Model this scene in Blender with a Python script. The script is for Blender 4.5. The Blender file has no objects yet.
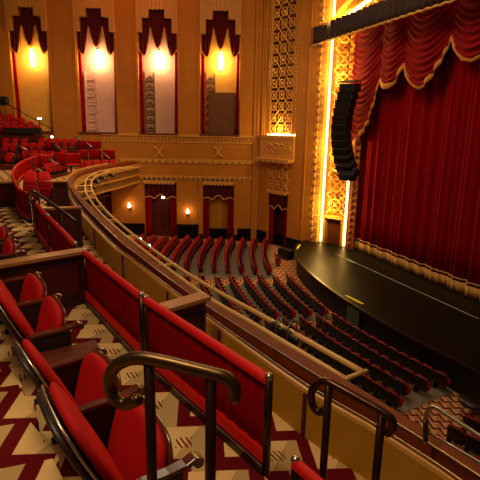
import bpy, math, random
from mathutils import Vector, Matrix
random.seed(7)
PI = math.pi
sc = bpy.context.scene
COL = sc.collection
H = 7.85                                   # the camera origin frame is lifted by this so the orchestra floor is near z = 0

# ------------------------------------------------------------------ camera frame
F = 479.4
RX = Vector((0.94159515, -0.05887675, 0.33156011))
RY = Vector((-0.33621577, -0.2196547, 0.91581154))
RZ = Vector((0.01890873, -0.97379944, -0.22662109))
def ray(px, py):
    c = Vector((px - 240, py - 240, F))
    return Vector((RX.dot(c), RY.dot(c), RZ.dot(c)))
def at_z(px, py, z):
    d = ray(px, py); return d * (z / d.z)
def at_x(px, py, x):
    d = ray(px, py); return d * (x / d.x)
def on_plane(px, py, p, n):
    d = ray(px, py); return d * (Vector(p).dot(Vector(n)) / d.dot(Vector(n)))
def project(p):
    p = Vector(p)
    c = Vector((RX.x*p.x+RY.x*p.y+RZ.x*p.z, RX.y*p.x+RY.y*p.y+RZ.y*p.z, RX.z*p.x+RY.z*p.y+RZ.z*p.z))
    return 240 + F*c.x/c.z, 240 + F*c.y/c.z
cam = bpy.data.cameras.new('camera'); cam_o = bpy.data.objects.new('camera', cam); COL.objects.link(cam_o)
cam.sensor_width = 36; cam.lens = F/480*36; cam.clip_start = .05; cam.clip_end = 300
R = Matrix(((RX.x, -RX.y, -RX.z), (RY.x, -RY.y, -RY.z), (RZ.x, -RZ.y, -RZ.z)))
cam_o.matrix_world = Matrix.Translation((0, 0, 0)) @ R.to_4x4()
sc.camera = cam_o

# ------------------------------------------------------------------ materials
def srgb(r, g, b):
    f = lambda c: (c/255/12.92) if c/255 <= .04045 else ((c/255+.055)/1.055)**2.4
    return (f(r), f(g), f(b), 1)
def mat(name, col, rough=.6, metal=0, noise=0, nscale=8, bump=0, bscale=40, emit=None, estr=0, sheen=0, coat=0, spec=.5, stretch=None):
    m = bpy.data.materials.new(name); m.use_nodes = True
    nt = m.node_tree; b = nt.nodes['Principled BSDF']
    b.inputs['Base Color'].default_value = col; b.inputs['Roughness'].default_value = rough
    b.inputs['Metallic'].default_value = metal; b.inputs['Specular IOR Level'].default_value = spec
    if sheen:
        b.inputs['Sheen Weight'].default_value = sheen; b.inputs['Sheen Tint'].default_value = col; b.inputs['Sheen Roughness'].default_value = .4
    if coat: b.inputs['Coat Weight'].default_value = coat; b.inputs['Coat Roughness'].default_value = .15
    if emit: b.inputs['Emission Color'].default_value = emit; b.inputs['Emission Strength'].default_value = estr
    if noise or bump:
        tc = nt.nodes.new('ShaderNodeTexCoord'); src = tc.outputs['Object']
        if stretch:
            mp = nt.nodes.new('ShaderNodeMapping'); mp.inputs['Scale'].default_value = stretch
            nt.links.new(src, mp.inputs[0]); src = mp.outputs[0]
        if noise:
            n = nt.nodes.new('ShaderNodeTexNoise'); n.inputs['Scale'].default_value = nscale; n.inputs['Detail'].default_value = 4
            nt.links.new(src, n.inputs['Vector'])
            r = nt.nodes.new('ShaderNodeValToRGB')
            r.color_ramp.elements[0].position = .3; r.color_ramp.elements[1].position = .7
            r.color_ramp.elements[0].color = tuple(c*(1-noise) for c in col[:3])+(1,)
            r.color_ramp.elements[1].color = tuple(min(1, c*(1+noise)) for c in col[:3])+(1,)
            nt.links.new(n.outputs['Fac'], r.inputs[0]); nt.links.new(r.outputs[0], b.inputs['Base Color'])
        if bump:
            n2 = nt.nodes.new('ShaderNodeTexNoise'); n2.inputs['Scale'].default_value = bscale
            nt.links.new(src, n2.inputs['Vector'])
            bp = nt.nodes.new('ShaderNodeBump'); bp.inputs['Strength'].default_value = bump; bp.inputs['Distance'].default_value = .02
            nt.links.new(n2.outputs['Fac'], bp.inputs['Height']); nt.links.new(bp.outputs[0], b.inputs['Normal'])
    return m
def emis(name, col, s):
    return mat(name, col, emit=col, estr=s)
M = {}
M['wall'] = mat('tan_plaster', srgb(174, 104, 10), .75, noise=.08, nscale=1.5)
M['wall_low'] = mat('ochre_plaster', srgb(170, 112, 10), .75, noise=.08, nscale=1.5)
M['moulding'] = mat('gilded_moulding', srgb(204, 142, 62), .55, noise=.12, nscale=12)
M['parapet'] = mat('ochre_parapet_paint', srgb(178, 130, 18), .5, noise=.06, nscale=3)
M['cream'] = mat('pale_tan_moulding', srgb(222, 164, 76), .4)
M['wood'] = mat('polished_brown_wood', srgb(92, 40, 22), .25, noise=.25, nscale=5, stretch=(1, 6, 6), coat=.3)
M['capwood'] = mat('oak_cap', srgb(172, 112, 58), .35, noise=.15, nscale=6)
M['railwood'] = mat('balcony_rail_wood', srgb(124, 56, 14), .55, noise=.2, nscale=5, spec=.15)
M['maroon'] = mat('dark_maroon_panel', srgb(82, 12, 10), .5, noise=.15, nscale=3)
M['velvet'] = mat('red_velvet', srgb(134, 3, 12), .75, noise=.1, nscale=4, sheen=.15, spec=.12)
M['velvet_roll'] = mat('red_padded_velvet', srgb(208, 14, 12), .6, noise=.06, nscale=6, sheen=.5, spec=.3)
M['drape'] = mat('red_curtain_cloth', srgb(138, 2, 8), .8, noise=.12, nscale=3, sheen=.05, spec=.06)
M['drape_dark'] = mat('deep_red_drapery', srgb(74, 5, 8), .8, noise=.15, nscale=6, spec=.2)
M['cushion'] = mat('red_seat_cloth', srgb(176, 12, 12), .75, noise=.12, nscale=9, sheen=.5, spec=.2)
M['cushion_far'] = mat('worn_red_seat_cloth', srgb(160, 16, 22), .75, noise=.12, nscale=9, sheen=.3, spec=.2)
M['shell'] = mat('dark_seat_shell', srgb(40, 22, 18), .45, noise=.2, nscale=5)
M['black'] = mat('matte_black', srgb(14, 12, 12), .7)
M['blackgloss'] = mat('satin_black', srgb(20, 18, 16), .35)
M['dado'] = mat('black_dado_cloth', srgb(15, 7, 7), .8, noise=.3, nscale=8, spec=.1)
M['rim'] = mat('bright_metal_rim', srgb(190, 180, 165), .3, 1)
M['bronze'] = mat('aged_bronze', srgb(92, 68, 38), .33, .85, noise=.15, nscale=14)
M['darkmetal'] = mat('dark_bronze_post', srgb(72, 46, 30), .3, .8)
M['steel'] = mat('brushed_steel', srgb(178, 172, 160), .3, 1)
M['pipe'] = mat('cream_painted_pipe', srgb(228, 178, 104), .4)
M['gold'] = mat('gold_leaf', srgb(236, 178, 70), .4, .35, noise=.15, nscale=20)
M['fascia'] = mat('brownish_ochre_fascia_paint', srgb(128, 86, 26), .7, noise=.08, nscale=3)  # outer fascia's own paint, darker and browner than the inner parapet
M['moulding_low'] = mat('tan_relief', srgb(196, 138, 54), .65, noise=.1, nscale=9)
M['openwork'] = mat('brown_openwork', srgb(120, 82, 52), .7, noise=.2, nscale=6)
M['goldcloth'] = mat('gold_fringe', srgb(206, 128, 30), .7, noise=.2, nscale=30)
M['goldcloth_pale'] = mat('pale_gold_fringe', srgb(206, 150, 74), .8, noise=.2, nscale=30)
M['orange'] = mat('burnt_orange_backing', srgb(168, 84, 28), .7, noise=.25, nscale=10)
M['redbacking'] = mat('oxblood_backing', srgb(96, 34, 16), .7, noise=.25, nscale=10)
M['concrete'] = mat('grey_row_floor', srgb(132, 118, 100), .8, noise=.15, nscale=2)
M['stage'] = mat('black_stage_floor', srgb(22, 20, 9), .42, noise=.18, nscale=2.5, spec=.1)
M['stagefront'] = mat('black_stage_front', srgb(18, 12, 9), .6)
M['yellow'] = mat('yellow_tape', srgb(232, 220, 60), .6)
M['white'] = mat('white_tape', srgb(190, 180, 150), .6)
M['dgreen'] = mat('dark_green_panel', srgb(66, 84, 46), .6)
M['nicheyellow'] = mat('golden_niche_wall', srgb(214, 154, 52), .7, noise=.06, nscale=2)
M['nichepink'] = mat('pinkish_niche_wall', srgb(206, 160, 142), .7, noise=.06, nscale=2)
M['nichedark'] = mat('dark_slatted_box', srgb(104, 58, 24), .7, noise=.3, nscale=8, stretch=(6, 6, .3))
M['bulb'] = emis('warm_glowing_glass', (1, .66, .28, 1), 60)
M['bulb_small'] = emis('small_glowing_glass', (1, .66, .28, 1), 16)
M['cove'] = emis('cove_lamp', (1, .66, .18, 1), 9)
M['cove_soft'] = emis('grille_lamp', (1, .7, .22, 1), 11)
M['spotglow'] = emis('cool_lamp_glow', (.85, .95, .9, 1), 14)
M['valance'] = mat('dark_brown_valance', srgb(52, 24, 14), .8, noise=.2, nscale=5)

def carpet(name, P, ca, cb):
    m = bpy.data.materials.new(name); m.use_nodes = True
    nt = m.node_tree; N = nt.nodes; L = nt.links; b = N['Principled BSDF']; b.inputs['Roughness'].default_value = .9
    b.inputs['Specular IOR Level'].default_value = .15
    tc = N.new('ShaderNodeTexCoord'); mp = N.new('ShaderNodeMapping'); mp.inputs['Scale'].default_value = (1/P,)*3
    mp.inputs['Rotation'].default_value = (0, 0, math.radians(15)); mp.inputs['Location'].default_value = (50.3, 50.1, 0)
    L.new(tc.outputs['Object'], mp.inputs[0]); s = N.new('ShaderNodeSeparateXYZ'); L.new(mp.outputs[0], s.inputs[0])
    def mt(op, a, bb=None):
        n = N.new('ShaderNodeMath'); n.operation = op
        for i, v in enumerate((a, bb)):
            if v is None: continue
            if isinstance(v, (int, float)): n.inputs[i].default_value = v
            else: L.new(v, n.inputs[i])
        return n.outputs[0]
    u, v = s.outputs[0], s.outputs[1]
    row = mt('FLOOR', v); fv = mt('FRACT', v)
    w = mt('FRACT', mt('ADD', u, mt('MULTIPLY', row, .5)))
    bar = mt('MULTIPLY', mt('LESS_THAN', fv, .27), mt('LESS_THAN', w, .74))          # long bar
    leg = mt('MULTIPLY', mt('LESS_THAN', mt('ABSOLUTE', mt('SUBTRACT', w, .1)), .1), mt('LESS_THAN', fv, 1.0))
    foot = mt('MAXIMUM', bar, leg)
    # three small slanted ticks in each cream tile
    tw = mt('ABSOLUTE', mt('SUBTRACT', w, .62)); tv = mt('ABSOLUTE', mt('SUBTRACT', fv, .62))
    ins = mt('MULTIPLY', mt('LESS_THAN', tw, .12), mt('LESS_THAN', tv, .12))
    st = mt('LESS_THAN', mt('FRACT', mt('MULTIPLY', mt('ADD', w, mt('MULTIPLY', fv, .5)), 12.0)), .35)
    mask = mt('MAXIMUM', foot, mt('MULTIPLY', ins, st))
    nz = N.new('ShaderNodeTexNoise'); nz.inputs['Scale'].default_value = 3; L.new(tc.outputs['Object'], nz.inputs['Vector'])
    half = mt('GREATER_THAN', mt('ADD', w, mt('MULTIPLY', fv, -.5)), .35)
    c1 = N.new('ShaderNodeMixRGB'); c1.inputs[1].default_value = ca; c1.inputs[2].default_value = tuple(c*.66 for c in ca[:3])+(1,)
    L.new(half, c1.inputs[0])
    c2 = N.new('ShaderNodeMixRGB'); c2.inputs[2].default_value = cb; L.new(c1.outputs[0], c2.inputs[1]); L.new(mask, c2.inputs[0])
    L.new(c2.outputs[0], b.inputs['Base Color'])
    return m
M['carpet'] = carpet('cream_and_maroon_carpet', .56, srgb(240, 196, 126), srgb(104, 8, 12))
M['carpet_low'] = carpet('orange_and_maroon_carpet', .32, srgb(220, 162, 108), srgb(112, 20, 14))

# ------------------------------------------------------------------ mesh helpers
class MB:
    def __init__(s): s.v = []; s.f = []
    def add(s, vs, fs):
        n = len(s.v); s.v += [Vector(v) for v in vs]; s.f += [tuple(i+n for i in f) for f in fs]; return s
    def box(s, c, d, rz=0, ry=0, rx=0):
        m = Matrix.Translation(c) @ Matrix.Rotation(rz, 4, 'Z') @ Matrix.Rotation(ry, 4, 'Y') @ Matrix.Rotation(rx, 4, 'X')
        vs = [m @ Vector((x*d[0]/2, y*d[1]/2, z*d[2]/2)) for x in (-1, 1) for y in (-1, 1) for z in (-1, 1)]
        return s.add(vs, [(0, 1, 3, 2), (4, 6, 7, 5), (0, 4, 5, 1), (2, 3, 7, 6), (0, 2, 6, 4), (1, 5, 7, 3)])
    def prism(s, poly, z0, z1):
        n = len(poly)
        vs = [(p[0], p[1], z0) for p in poly] + [(p[0], p[1], z1) for p in poly]
        return s.add(vs, [tuple(range(n))[::-1], tuple(range(n, 2*n))] + [(i, (i+1) % n, n+(i+1) % n, n+i) for i in range(n)])
    def tube(s, path, r, seg=10, cap=True, closed=False):
        path = [Vector(p) for p in path]; n = len(path); rings = []; up = Vector((0, 0, 1))
        prev = None
        for i, p in enumerate(path):
            if closed: t = path[(i+1) % n] - path[i-1]
            else: t = (path[min(i+1, n-1)] - path[max(i-1, 0)])
            t.normalize()
            if prev is None:
                a = t.cross(up)
                if a.length < .1: a = t.cross(Vector((1, 0, 0)))
            else: a = prev - t*prev.dot(t)
            a.normalize(); prev = a; b = t.cross(a)
            rr = r[i] if isinstance(r, (list, tuple)) else r
            rings.append([p + (a*math.cos(2*PI*k/seg) + b*math.sin(2*PI*k/seg))*rr for k in range(seg)])
        vs = [v for ring in rings for v in ring]; fs = []
        for i in range(n if closed else n-1):
            j = (i+1) % n
            for k in range(seg): fs.append((i*seg+k, i*seg+(k+1) % seg, j*seg+(k+1) % seg, j*seg+k))
        if cap and not closed: fs += [tuple(range(seg))[::-1], tuple(range((n-1)*seg, n*seg))]
        return s.add(vs, fs)
    def lathe(s, c, prof, seg=16):
        vs = []; fs = []
        for (r, z) in prof:
            for k in range(seg): vs.append((c[0]+r*math.cos(2*PI*k/seg), c[1]+r*math.sin(2*PI*k/seg), c[2]+z))
        for i in range(len(prof)-1):
            for k in range(seg): fs.append((i*seg+k, i*seg+(k+1) % seg, (i+1)*seg+(k+1) % seg, (i+1)*seg+k))
        fs += [tuple(range(seg))[::-1], tuple(range((len(prof)-1)*seg, len(prof)*seg))]
        return s.add(vs, fs)
    def sheet(s, fn, nu, nv, th=None):
        """grid surface fn(u,v)->point; th gives it real thickness along vector th"""
        vs = [Vector(fn(i/nu, j/nv)) for i in range(nu+1) for j in range(nv+1)]
        w = nv+1; fs = [(i*w+j, (i+1)*w+j, (i+1)*w+j+1, i*w+j+1) for i in range(nu) for j in range(nv)]
        if th is not None:
            th = Vector(th); n = len(vs); vs += [v+th for v in vs]; fs += [tuple(k+n for k in f[::-1]) for f in fs]
            edge = [i*w for i in range(nu+1)] + [nu*w+j for j in range(1, w)] + [i*w+nv for i in range(nu-1, -1, -1)] + [j for j in range(nv-1, 0, -1)]
            for k in range(len(edge)):
                a, b = edge[k], edge[(k+1) % len(edge)]; fs.append((a, b, b+n, a+n)[::-1])
        return s.add(vs, fs)
    def plate(s, poly, fr, d0, d1):
        """outline poly in (s,z) extruded from depth d0 to d1 in frame fr(s,d,z)"""
        n = len(poly)
        vs = [fr(a, d0, z) for a, z in poly] + [fr(a, d1, z) for a, z in poly]
        return s.add(vs, [tuple(range(n)), tuple(range(n, 2*n))[::-1]] + [(i, n+i, n+(i+1) % n, (i+1) % n) for i in range(n)])
    def fbox(s, fr, a0, a1, d0, d1, z0, z1):
        return s.plate([(a0, z0), (a1, z0), (a1, z1), (a0, z1)], fr, d0, d1)
    def sweep(s, secs):
        """secs: list of closed cross sections (equal counts)"""
        m = len(secs[0]); vs = [v for c in secs for v in c]; fs = []
        for i in range(len(secs)-1):
            for k in range(m): fs.append((i*m+k, (i+1)*m+k, (i+1)*m+(k+1) % m, i*m+(k+1) % m))
        fs += [tuple(range(m)), tuple(range((len(secs)-1)*m, len(secs)*m))[::-1]]
        return s.add(vs, fs)
    def cushion(s, c, ax, ay, az, sx, sy, sz, nu=16, p=2.6, taper=0):
        """superellipse slab: outline in (ay,az), puffed along ax"""
        c, ax, ay, az = Vector(c), Vector(ax), Vector(ay), Vector(az)
        prof = [(-.5, .80), (-.42, .94), (0, 1), (.3, .97), (.46, .86), (.54, .6), (.57, .25)]
        vs = []; n = nu*2
        for (d, r) in prof:
            for k in range(n):
                t = 2*PI*k/n; cy, cz = math.cos(t), math.sin(t)
                y = math.copysign(abs(cy)**(2/p), cy)*r; z = math.copysign(abs(cz)**(2/p), cz)*r
                y *= 1 - taper*(z+1)/2
                vs.append(c + ax*(d*sx) + ay*(y*sy/2) + az*(z*sz/2))
        fs = []
        for i in range(len(prof)-1):
            for k in range(n): fs.append((i*n+k, i*n+(k+1) % n, (i+1)*n+(k+1) % n, (i+1)*n+k))
        fs += [tuple(range(n))[::-1], tuple(range((len(prof)-1)*n, len(prof)*n))]
        return s.add(vs, fs)
def catmull(pts, n=8):
    P = [Vector(p) for p in pts]; P = [P[0]*2-P[1]] + P + [P[-1]*2-P[-2]]; out = []
    for i in range(1, len(P)-2):
        for k in range(n):
            t = k/n; a, b, c, d = P[i-1:i+3]
            out.append(.5*((2*b) + (c-a)*t + (2*a-5*b+4*c-d)*t*t + (3*b-a-3*c+d)*t**3))
    return out + [P[-2]]
def resample(pts, n):
    L = [0]
    for a, b in zip(pts, pts[1:]): L.append(L[-1]+(b-a).length)
    out = []; j = 0
    for k in range(n):
        t = L[-1]*k/(n-1)
        while j < len(L)-2 and L[j+1] < t: j += 1
        q = (t-L[j])/max(1e-9, L[j+1]-L[j]); out.append(pts[j].lerp(pts[j+1], min(1, q)))
    return out
def obj(name, mb, m, parent=None, smooth=False, label=None, bevel=0):
    """links ONE mesh; vertices are authored in world coordinates (or in the parent's local ones if parent is flagged local)"""
    me = bpy.data.meshes.new(name)
    if parent is None:
        lo = Vector((min(v.x for v in mb.v), min(v.y for v in mb.v), min(v.z for v in mb.v)))
        hi = Vector((max(v.x for v in mb.v), max(v.y for v in mb.v), max(v.z for v in mb.v)))
        org = Vector(((lo.x+hi.x)/2, (lo.y+hi.y)/2, lo.z))
    else:
        org = Vector(parent.get('_org', (0, 0, 0)))
    me.from_pydata([v-org for v in mb.v], [], mb.f); me.materials.append(M[m]); me.validate()
    import bmesh
    bm = bmesh.new(); bm.from_mesh(me); bmesh.ops.recalc_face_normals(bm, faces=bm.faces); bm.to_mesh(me); bm.free()
    if smooth: me.polygons.foreach_set('use_smooth', [True]*len(me.polygons))
    o = bpy.data.objects.new(name, me); COL.objects.link(o)
    o['_org'] = tuple(org)
    if parent: o.parent = parent
    else: o.location = org
    if label: o['label'] = label
    if bevel:
        b = o.modifiers.new('bevel', 'BEVEL'); b.width = bevel; b.segments = 2; b.limit_method = 'ANGLE'
    return o
def thing(name, label, cat, loc, group=None, rz=0, local=False):
    o = bpy.data.objects.new(name, None); COL.objects.link(o); o.empty_display_size = .2
    o.location = loc; o.rotation_euler = (0, 0, rz); o['label'] = label; o['category'] = cat
    o['_org'] = (0, 0, 0) if local else tuple(loc)
    if group: o['group'] = group
    return o
def tag(o, label, cat, group=None, kind=None):
    if kind: o['kind'] = kind
    o['label'] = label; o['category'] = cat
    if group: o['group'] = group
    return o
def struct(name, mb, m, parent=None, label=None, **k):
    o = obj(name, mb, m, parent, **k)
    if parent is None: o['kind'] = 'structure'
    if label: o['label'] = label; 
    return o
def kids(o): return KIDS.get(o.name, [])
def dup(root, loc, rz, label, group=None):
    r = root.copy(); COL.objects.link(r); r.location = loc; r.rotation_euler = (0, 0, rz); r['label'] = label
    if group: r['group'] = group
    for ch in list(root.children):
        c = ch.copy(); COL.objects.link(c); c.parent = r
        for g in list(ch.children):
            d = g.copy(); COL.objects.link(d); d.parent = c
    return r
ORD = ['zeroth', 'first', 'second', 'third', 'fourth', 'fifth', 'sixth', 'seventh', 'eighth', 'ninth', 'tenth', 'eleventh', 'twelfth', 'thirteenth', 'fourteenth', 'fifteenth', 'sixteenth']

# ------------------------------------------------------------------ frames of the two side walls
HV = Vector((.3404, .9403, 0)); WV = Vector((.9403, -.3404, 0)); D1 = 33.5
def F1(s, d, z): return WV*s + HV*(D1+d) + Vector((0, 0, z))          # d > 0 is behind the wall face
A2 = Vector((12.42, 31.1, 0)); B2 = Vector((14.12, 26.15, 0)); E2 = (B2-A2).normalized(); N2 = Vector((-E2.y, E2.x, 0))
if N2.dot(A2) < 0: N2 = -N2
def F2(t, d, z): return A2 + E2*t + N2*d + Vector((0, 0, z))
A3 = B2; B3 = Vector((15.6, 23.5, 0)); E3 = (B3-A3).normalized(); N3 = Vector((-E3.y, E3.x, 0))
if N3.dot(A3) < 0: N3 = -N3
L3 = (B3-A3).length
def F3(t, d, z): return A3 + E3*t*L3 + N3*d + Vector((0, 0, z))
def s1(px, py, d=0):
    p = on_plane(px, py, F1(0, d, 0), HV); return p.dot(WV), p.z
def s2(px, py):
    p = on_plane(px, py, A2, N2); return (p-A2).dot(E2), p.z

# ================================================================== SETTING
def fz(x):                                                             # raked orchestra floor
    return -7.85 + max(0, 10-x)*.022
m = MB(); m.sheet(lambda u, v: (-6+22*u, 2+36*v, fz(-6+22*u)), 22, 2, (0, 0, -.3)); struct('floor', m, 'carpet_low')
# grey strips beneath the seat blocks
CX, CY = 36., 16.3
def polar(r, th): return Vector((CX - r*math.cos(th), CY + r*math.sin(th), 0))
m = MB()
for (t0, t1, r0, r1) in ((.235, .50, 26.35, 33.2), (.015, .2, 25.55, 33.2), (-.231, -.012, 25.55, 33.2), (-.6, -.285, 27.4, 33.2)):
    def f(u, v):
        p = polar(r0+(r1-r0)*u, t0+(t1-t0)*v); return (p.x, p.y, fz(p.x)+.012)
    m.sheet(f, 8, 10, (0, 0, -.02))
struct('floor_seating_strips', m, 'concrete')

# side wall, upper storey with four tall niches
NICHE = [(-15.40, -12.90), (-11.0, -8.5), (-6.98, -4.38), (-2.85, -.22)]
piers = [(-22, -15.4), (-12.9, -11.0), (-8.5, -6.98), (-4.38, -2.85), (-.22, 1.1)]
m = MB()
for a, b in piers: m.fbox(F1, a, b, 0, 1.2, -.45, 12)
m.fbox(F1, -22, 1.1, 0, 1.2, -3.5, -.45)
DOORS = [(-11.4, -9.1), (-6.78, -4.52), (-2.66, -.5)]
xs = [-22] + [v for d in DOORS for v in d] + [1.1]
for i in range(0, len(xs), 2): m.fbox(F1, xs[i], xs[i+1], 0, 1.2, -7.9, -3.5)
struct('wall_side', m, 'wall')
# shallow pilaster lines on the piers
m = MB()
for a, b in piers[1:]:
    for q in (a+.06, b-.16): m.fbox(F1, q, q+.10, -.05, 0, -.42, 12)
m.fbox(F1, .78, 1.1, -.12, 0, -7.85, 12); m.fbox(F1, 1.0, 1.2, -.2, 0, -7.85, 12)
m.fbox(F1, -.42, -.22, -.10, 0, -7.4, -3.6); m.fbox(F1, -2.95, -2.68, -.08, 0, -7.4, -3.6)
struct('trim_1', m, 'wall')
# rope and scallop friezes
m = MB(); m.fbox(F1, -9.6, .8, -.10, 0, -.62, -.47); m.fbox(F1, -9.6, .8, -.06, 0, -1.02, -.92)
s = -9.5
while s < .75:
    m.plate([(s, -.88), (s+.1, -.66), (s+.2, -.66), (s+.1, -.88)], F1, -.1, 0); s += .24
struct('trim_2', m, 'moulding_low')
m = MB(); m.fbox(F1, -8.5, .8, -.10, 0, -2.22, -2.14)
s = -8.4
while s < .7:
    n = 6; m.plate([(s, -2.22)] + [(s+.21-.21*math.cos(PI*k/n), -2.24-.2*math.sin(PI*k/n)) for k in range(n+1)] + [(s+.42, -2.22)], F1, -.10, 0)
    s += .46
m.fbox(F1, -8.5, .8, -.12, 0, -3.38, -3.28)
s = -8.4
while s < .7:
    m.plate([(s, -3.38), (s+.13, -3.6), (s+.26, -3.38)], F1, -.12, 0); s += .34
struct('trim_3', m, 'moulding_low')
m = MB()                                                               # crossed ornaments below the second and third niches
for px in (159, 218):
    cs, cz = s1(px, 152)
    for a in (PI/4, -PI/4):
        dx, dz = .42*math.cos(a), .42*math.sin(a)
        m.tube([F1(cs-dx, -.03, cz-dz), F1(cs-dx*.4, -.07, cz-dz*.75), F1(cs, -.08, cz), F1(cs+dx*.4, -.07, cz+dz*.75), F1(cs+dx, -.03, cz+dz)], [.09, .06, .05, .06, .09], 8)
    m.tube([F1(cs+.13*math.cos(k*PI/5), -.08, cz+.13*math.sin(k*PI/5)) for k in range(10)], .035, 6, closed=True)
struct('trim_4', m, 'moulding_low')

# niche interiors, stepped heads, drapery, lamps
niche_words = ['leftmost niche with the golden wall', 'second niche from the left', 'third niche from the left', 'rightmost niche above the dark slatted box']
for i, (a, b) in enumerate(NICHE):
    c = (a+b)/2
    m = MB()
    m.fbox(F1, a, b, .75, 1.0, -.45, 9)
    w = struct('wall_niche_%d' % (i+1), m, 'nicheyellow' if i in (0, 3) else 'nichepink')
    m = MB(); m.fbox(F1, a-.05, b+.05, -.12, .9, -.55, -.43); struct('sill', m, 'redbacking', w, label='dark oxblood sill')
    # stepped fluted head
    m = MB()
    for sgn in (-1, 1):
        for (q0, q1, zb) in ((.98, 1.35, 5.97), (.52, .98, 6.86)):
            n = 4
            for k in range(n):
                u0 = q0+(q1-q0)*k/n; u1 = q0+(q1-q0)*(k+.7)/n
                m.fbox(F1, c+min(sgn*u0, sgn*u1), c+max(sgn*u0, sgn*u1), -.12, .4, zb, 12)
            m.fbox(F1, c+min(sgn*q0, sgn*q1), c+max(sgn*q0, sgn*q1), -.06, .4, zb, 12)
    m.fbox(F1, c-.52, c+.52, -.04, .4, 7.38, 12)
    for k in range(4): m.fbox(F1, c-.48+k*.26, c-.48+k*.26+.16, -.12, .4, 7.38, 12)
    struct('stepped_head', m, 'moulding', w)
    # left openwork strip
    if i:
        m = MB(); x0 = a+.28
        m.fbox(F1, x0, x0+.08, .35, .75, -.43, 3.6); m.fbox(F1, x0+.6, x0+.68, .6, .75, -.43, 3.6)
        z = -.3
        while z < 3.5:
            m.fbox(F1, x0, x0+.68, .6, .75, z, z+.16)
            m.plate([(x0+.1, z+.16), (x0+.35, z+.40), (x0+.6, z+.16), (x0+.35, z+.22)], F1, .6, .75); z += .55
        struct('openwork_strip', m, 'nichepink' if i == 1 else 'openwork', w)
    # drapery
    t = thing('niche_valance', 'dark red three-lobed valance in the %s' % niche_words[i], 'drapery', F1(c, .3, 4.5), 'niche draperies on the side wall')
    def low(q):
        q = abs(q)
        if q < .46: return 5.05 + 1.35*(q/.46)**1.8
        e = (q-.87)/.4
        return 4.58 + (1.75*abs(e)**1.7 if q < .87 else .45*abs(e)**1.8)
    def top(q):
        q = abs(q); return 7.42 if q < .5 else (6.9 if q < .96 else 6.0)
    m = MB()
    def f(u, v):
        q = -1.25+2.5*u; l = low(q); z = l+(top(q)-l)*v
        return F1(c+q, .22+.05*math.sin(q*26)*(1-.4*v)+.06*abs(math.sin(q*3.4)), z)
    m.sheet(f, 100, 10, HV*.04); obj('valance', m, 'drape_dark', t, smooth=True)
    m = MB()
    m.tube([F1(c-1.25+2.5*k/80, .18, low(-1.25+2.5*k/80)) for k in range(81)], .028, 6); obj('trim_cord', m, 'goldcloth', t, smooth=True, label='thin tan edging cord')
    for sg in (-1, 1):
        m = MB()
        def g(u, v):
            wd = .24 if sg < 0 else .20
            q = 1.27 - wd*u*(1.15-.35*v); return F1(c+sg*q, .3+.04*math.sin(u*14), -.42+5.3*v)
        m.sheet(g, 14, 10, HV*.05); obj('side_drape', m, 'drape', t, smooth=True)
    # lamp
    t = thing('pendant_wall_lamp', 'glowing elongated glass lamp hanging in the %s' % niche_words[i], 'lamp', F1(c, .32, 3.7), 'niche lamps')
    cc = F1(c+.02, .42, 0)
    m = MB(); m.lathe((cc.x, cc.y, 3.75), [(.03, 0), (.07, .08), (.12, .3), (.15, .55), (.13, .85), (.07, 1.1), (.03, 1.2)], 12); obj('glass_shade', m, 'bulb', t, smooth=True)
    m = MB(); m.lathe((cc.x, cc.y, 4.93), [(.06, 0), (.09, .04), (.03, .12)], 10); m.lathe((cc.x, cc.y, 3.62), [(.01, 0), (.05, .06), (.04, .13)], 10)
    m.tube([(cc.x, cc.y, 5.0), (cc.x, cc.y, 5.2), tuple(F1(c+.02, .76, 5.2))], .02, 6); obj('bracket', m, 'bronze', t)
# the rightmost niche: dark box and dark top
m = MB(); a, b = NICHE[3]
m.fbox(F1, a+.55, b-.3, .4, .74, -.42, 2.35)
for k in range(9): m.fbox(F1, a+.6+k*.19, a+.66+k*.19, .36, .4, -.4, 2.3)
o = obj('slatted_box', m, 'nichedark'); tag(o, 'tall dark brown slatted box standing in the rightmost wall niche', 'box')

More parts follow.
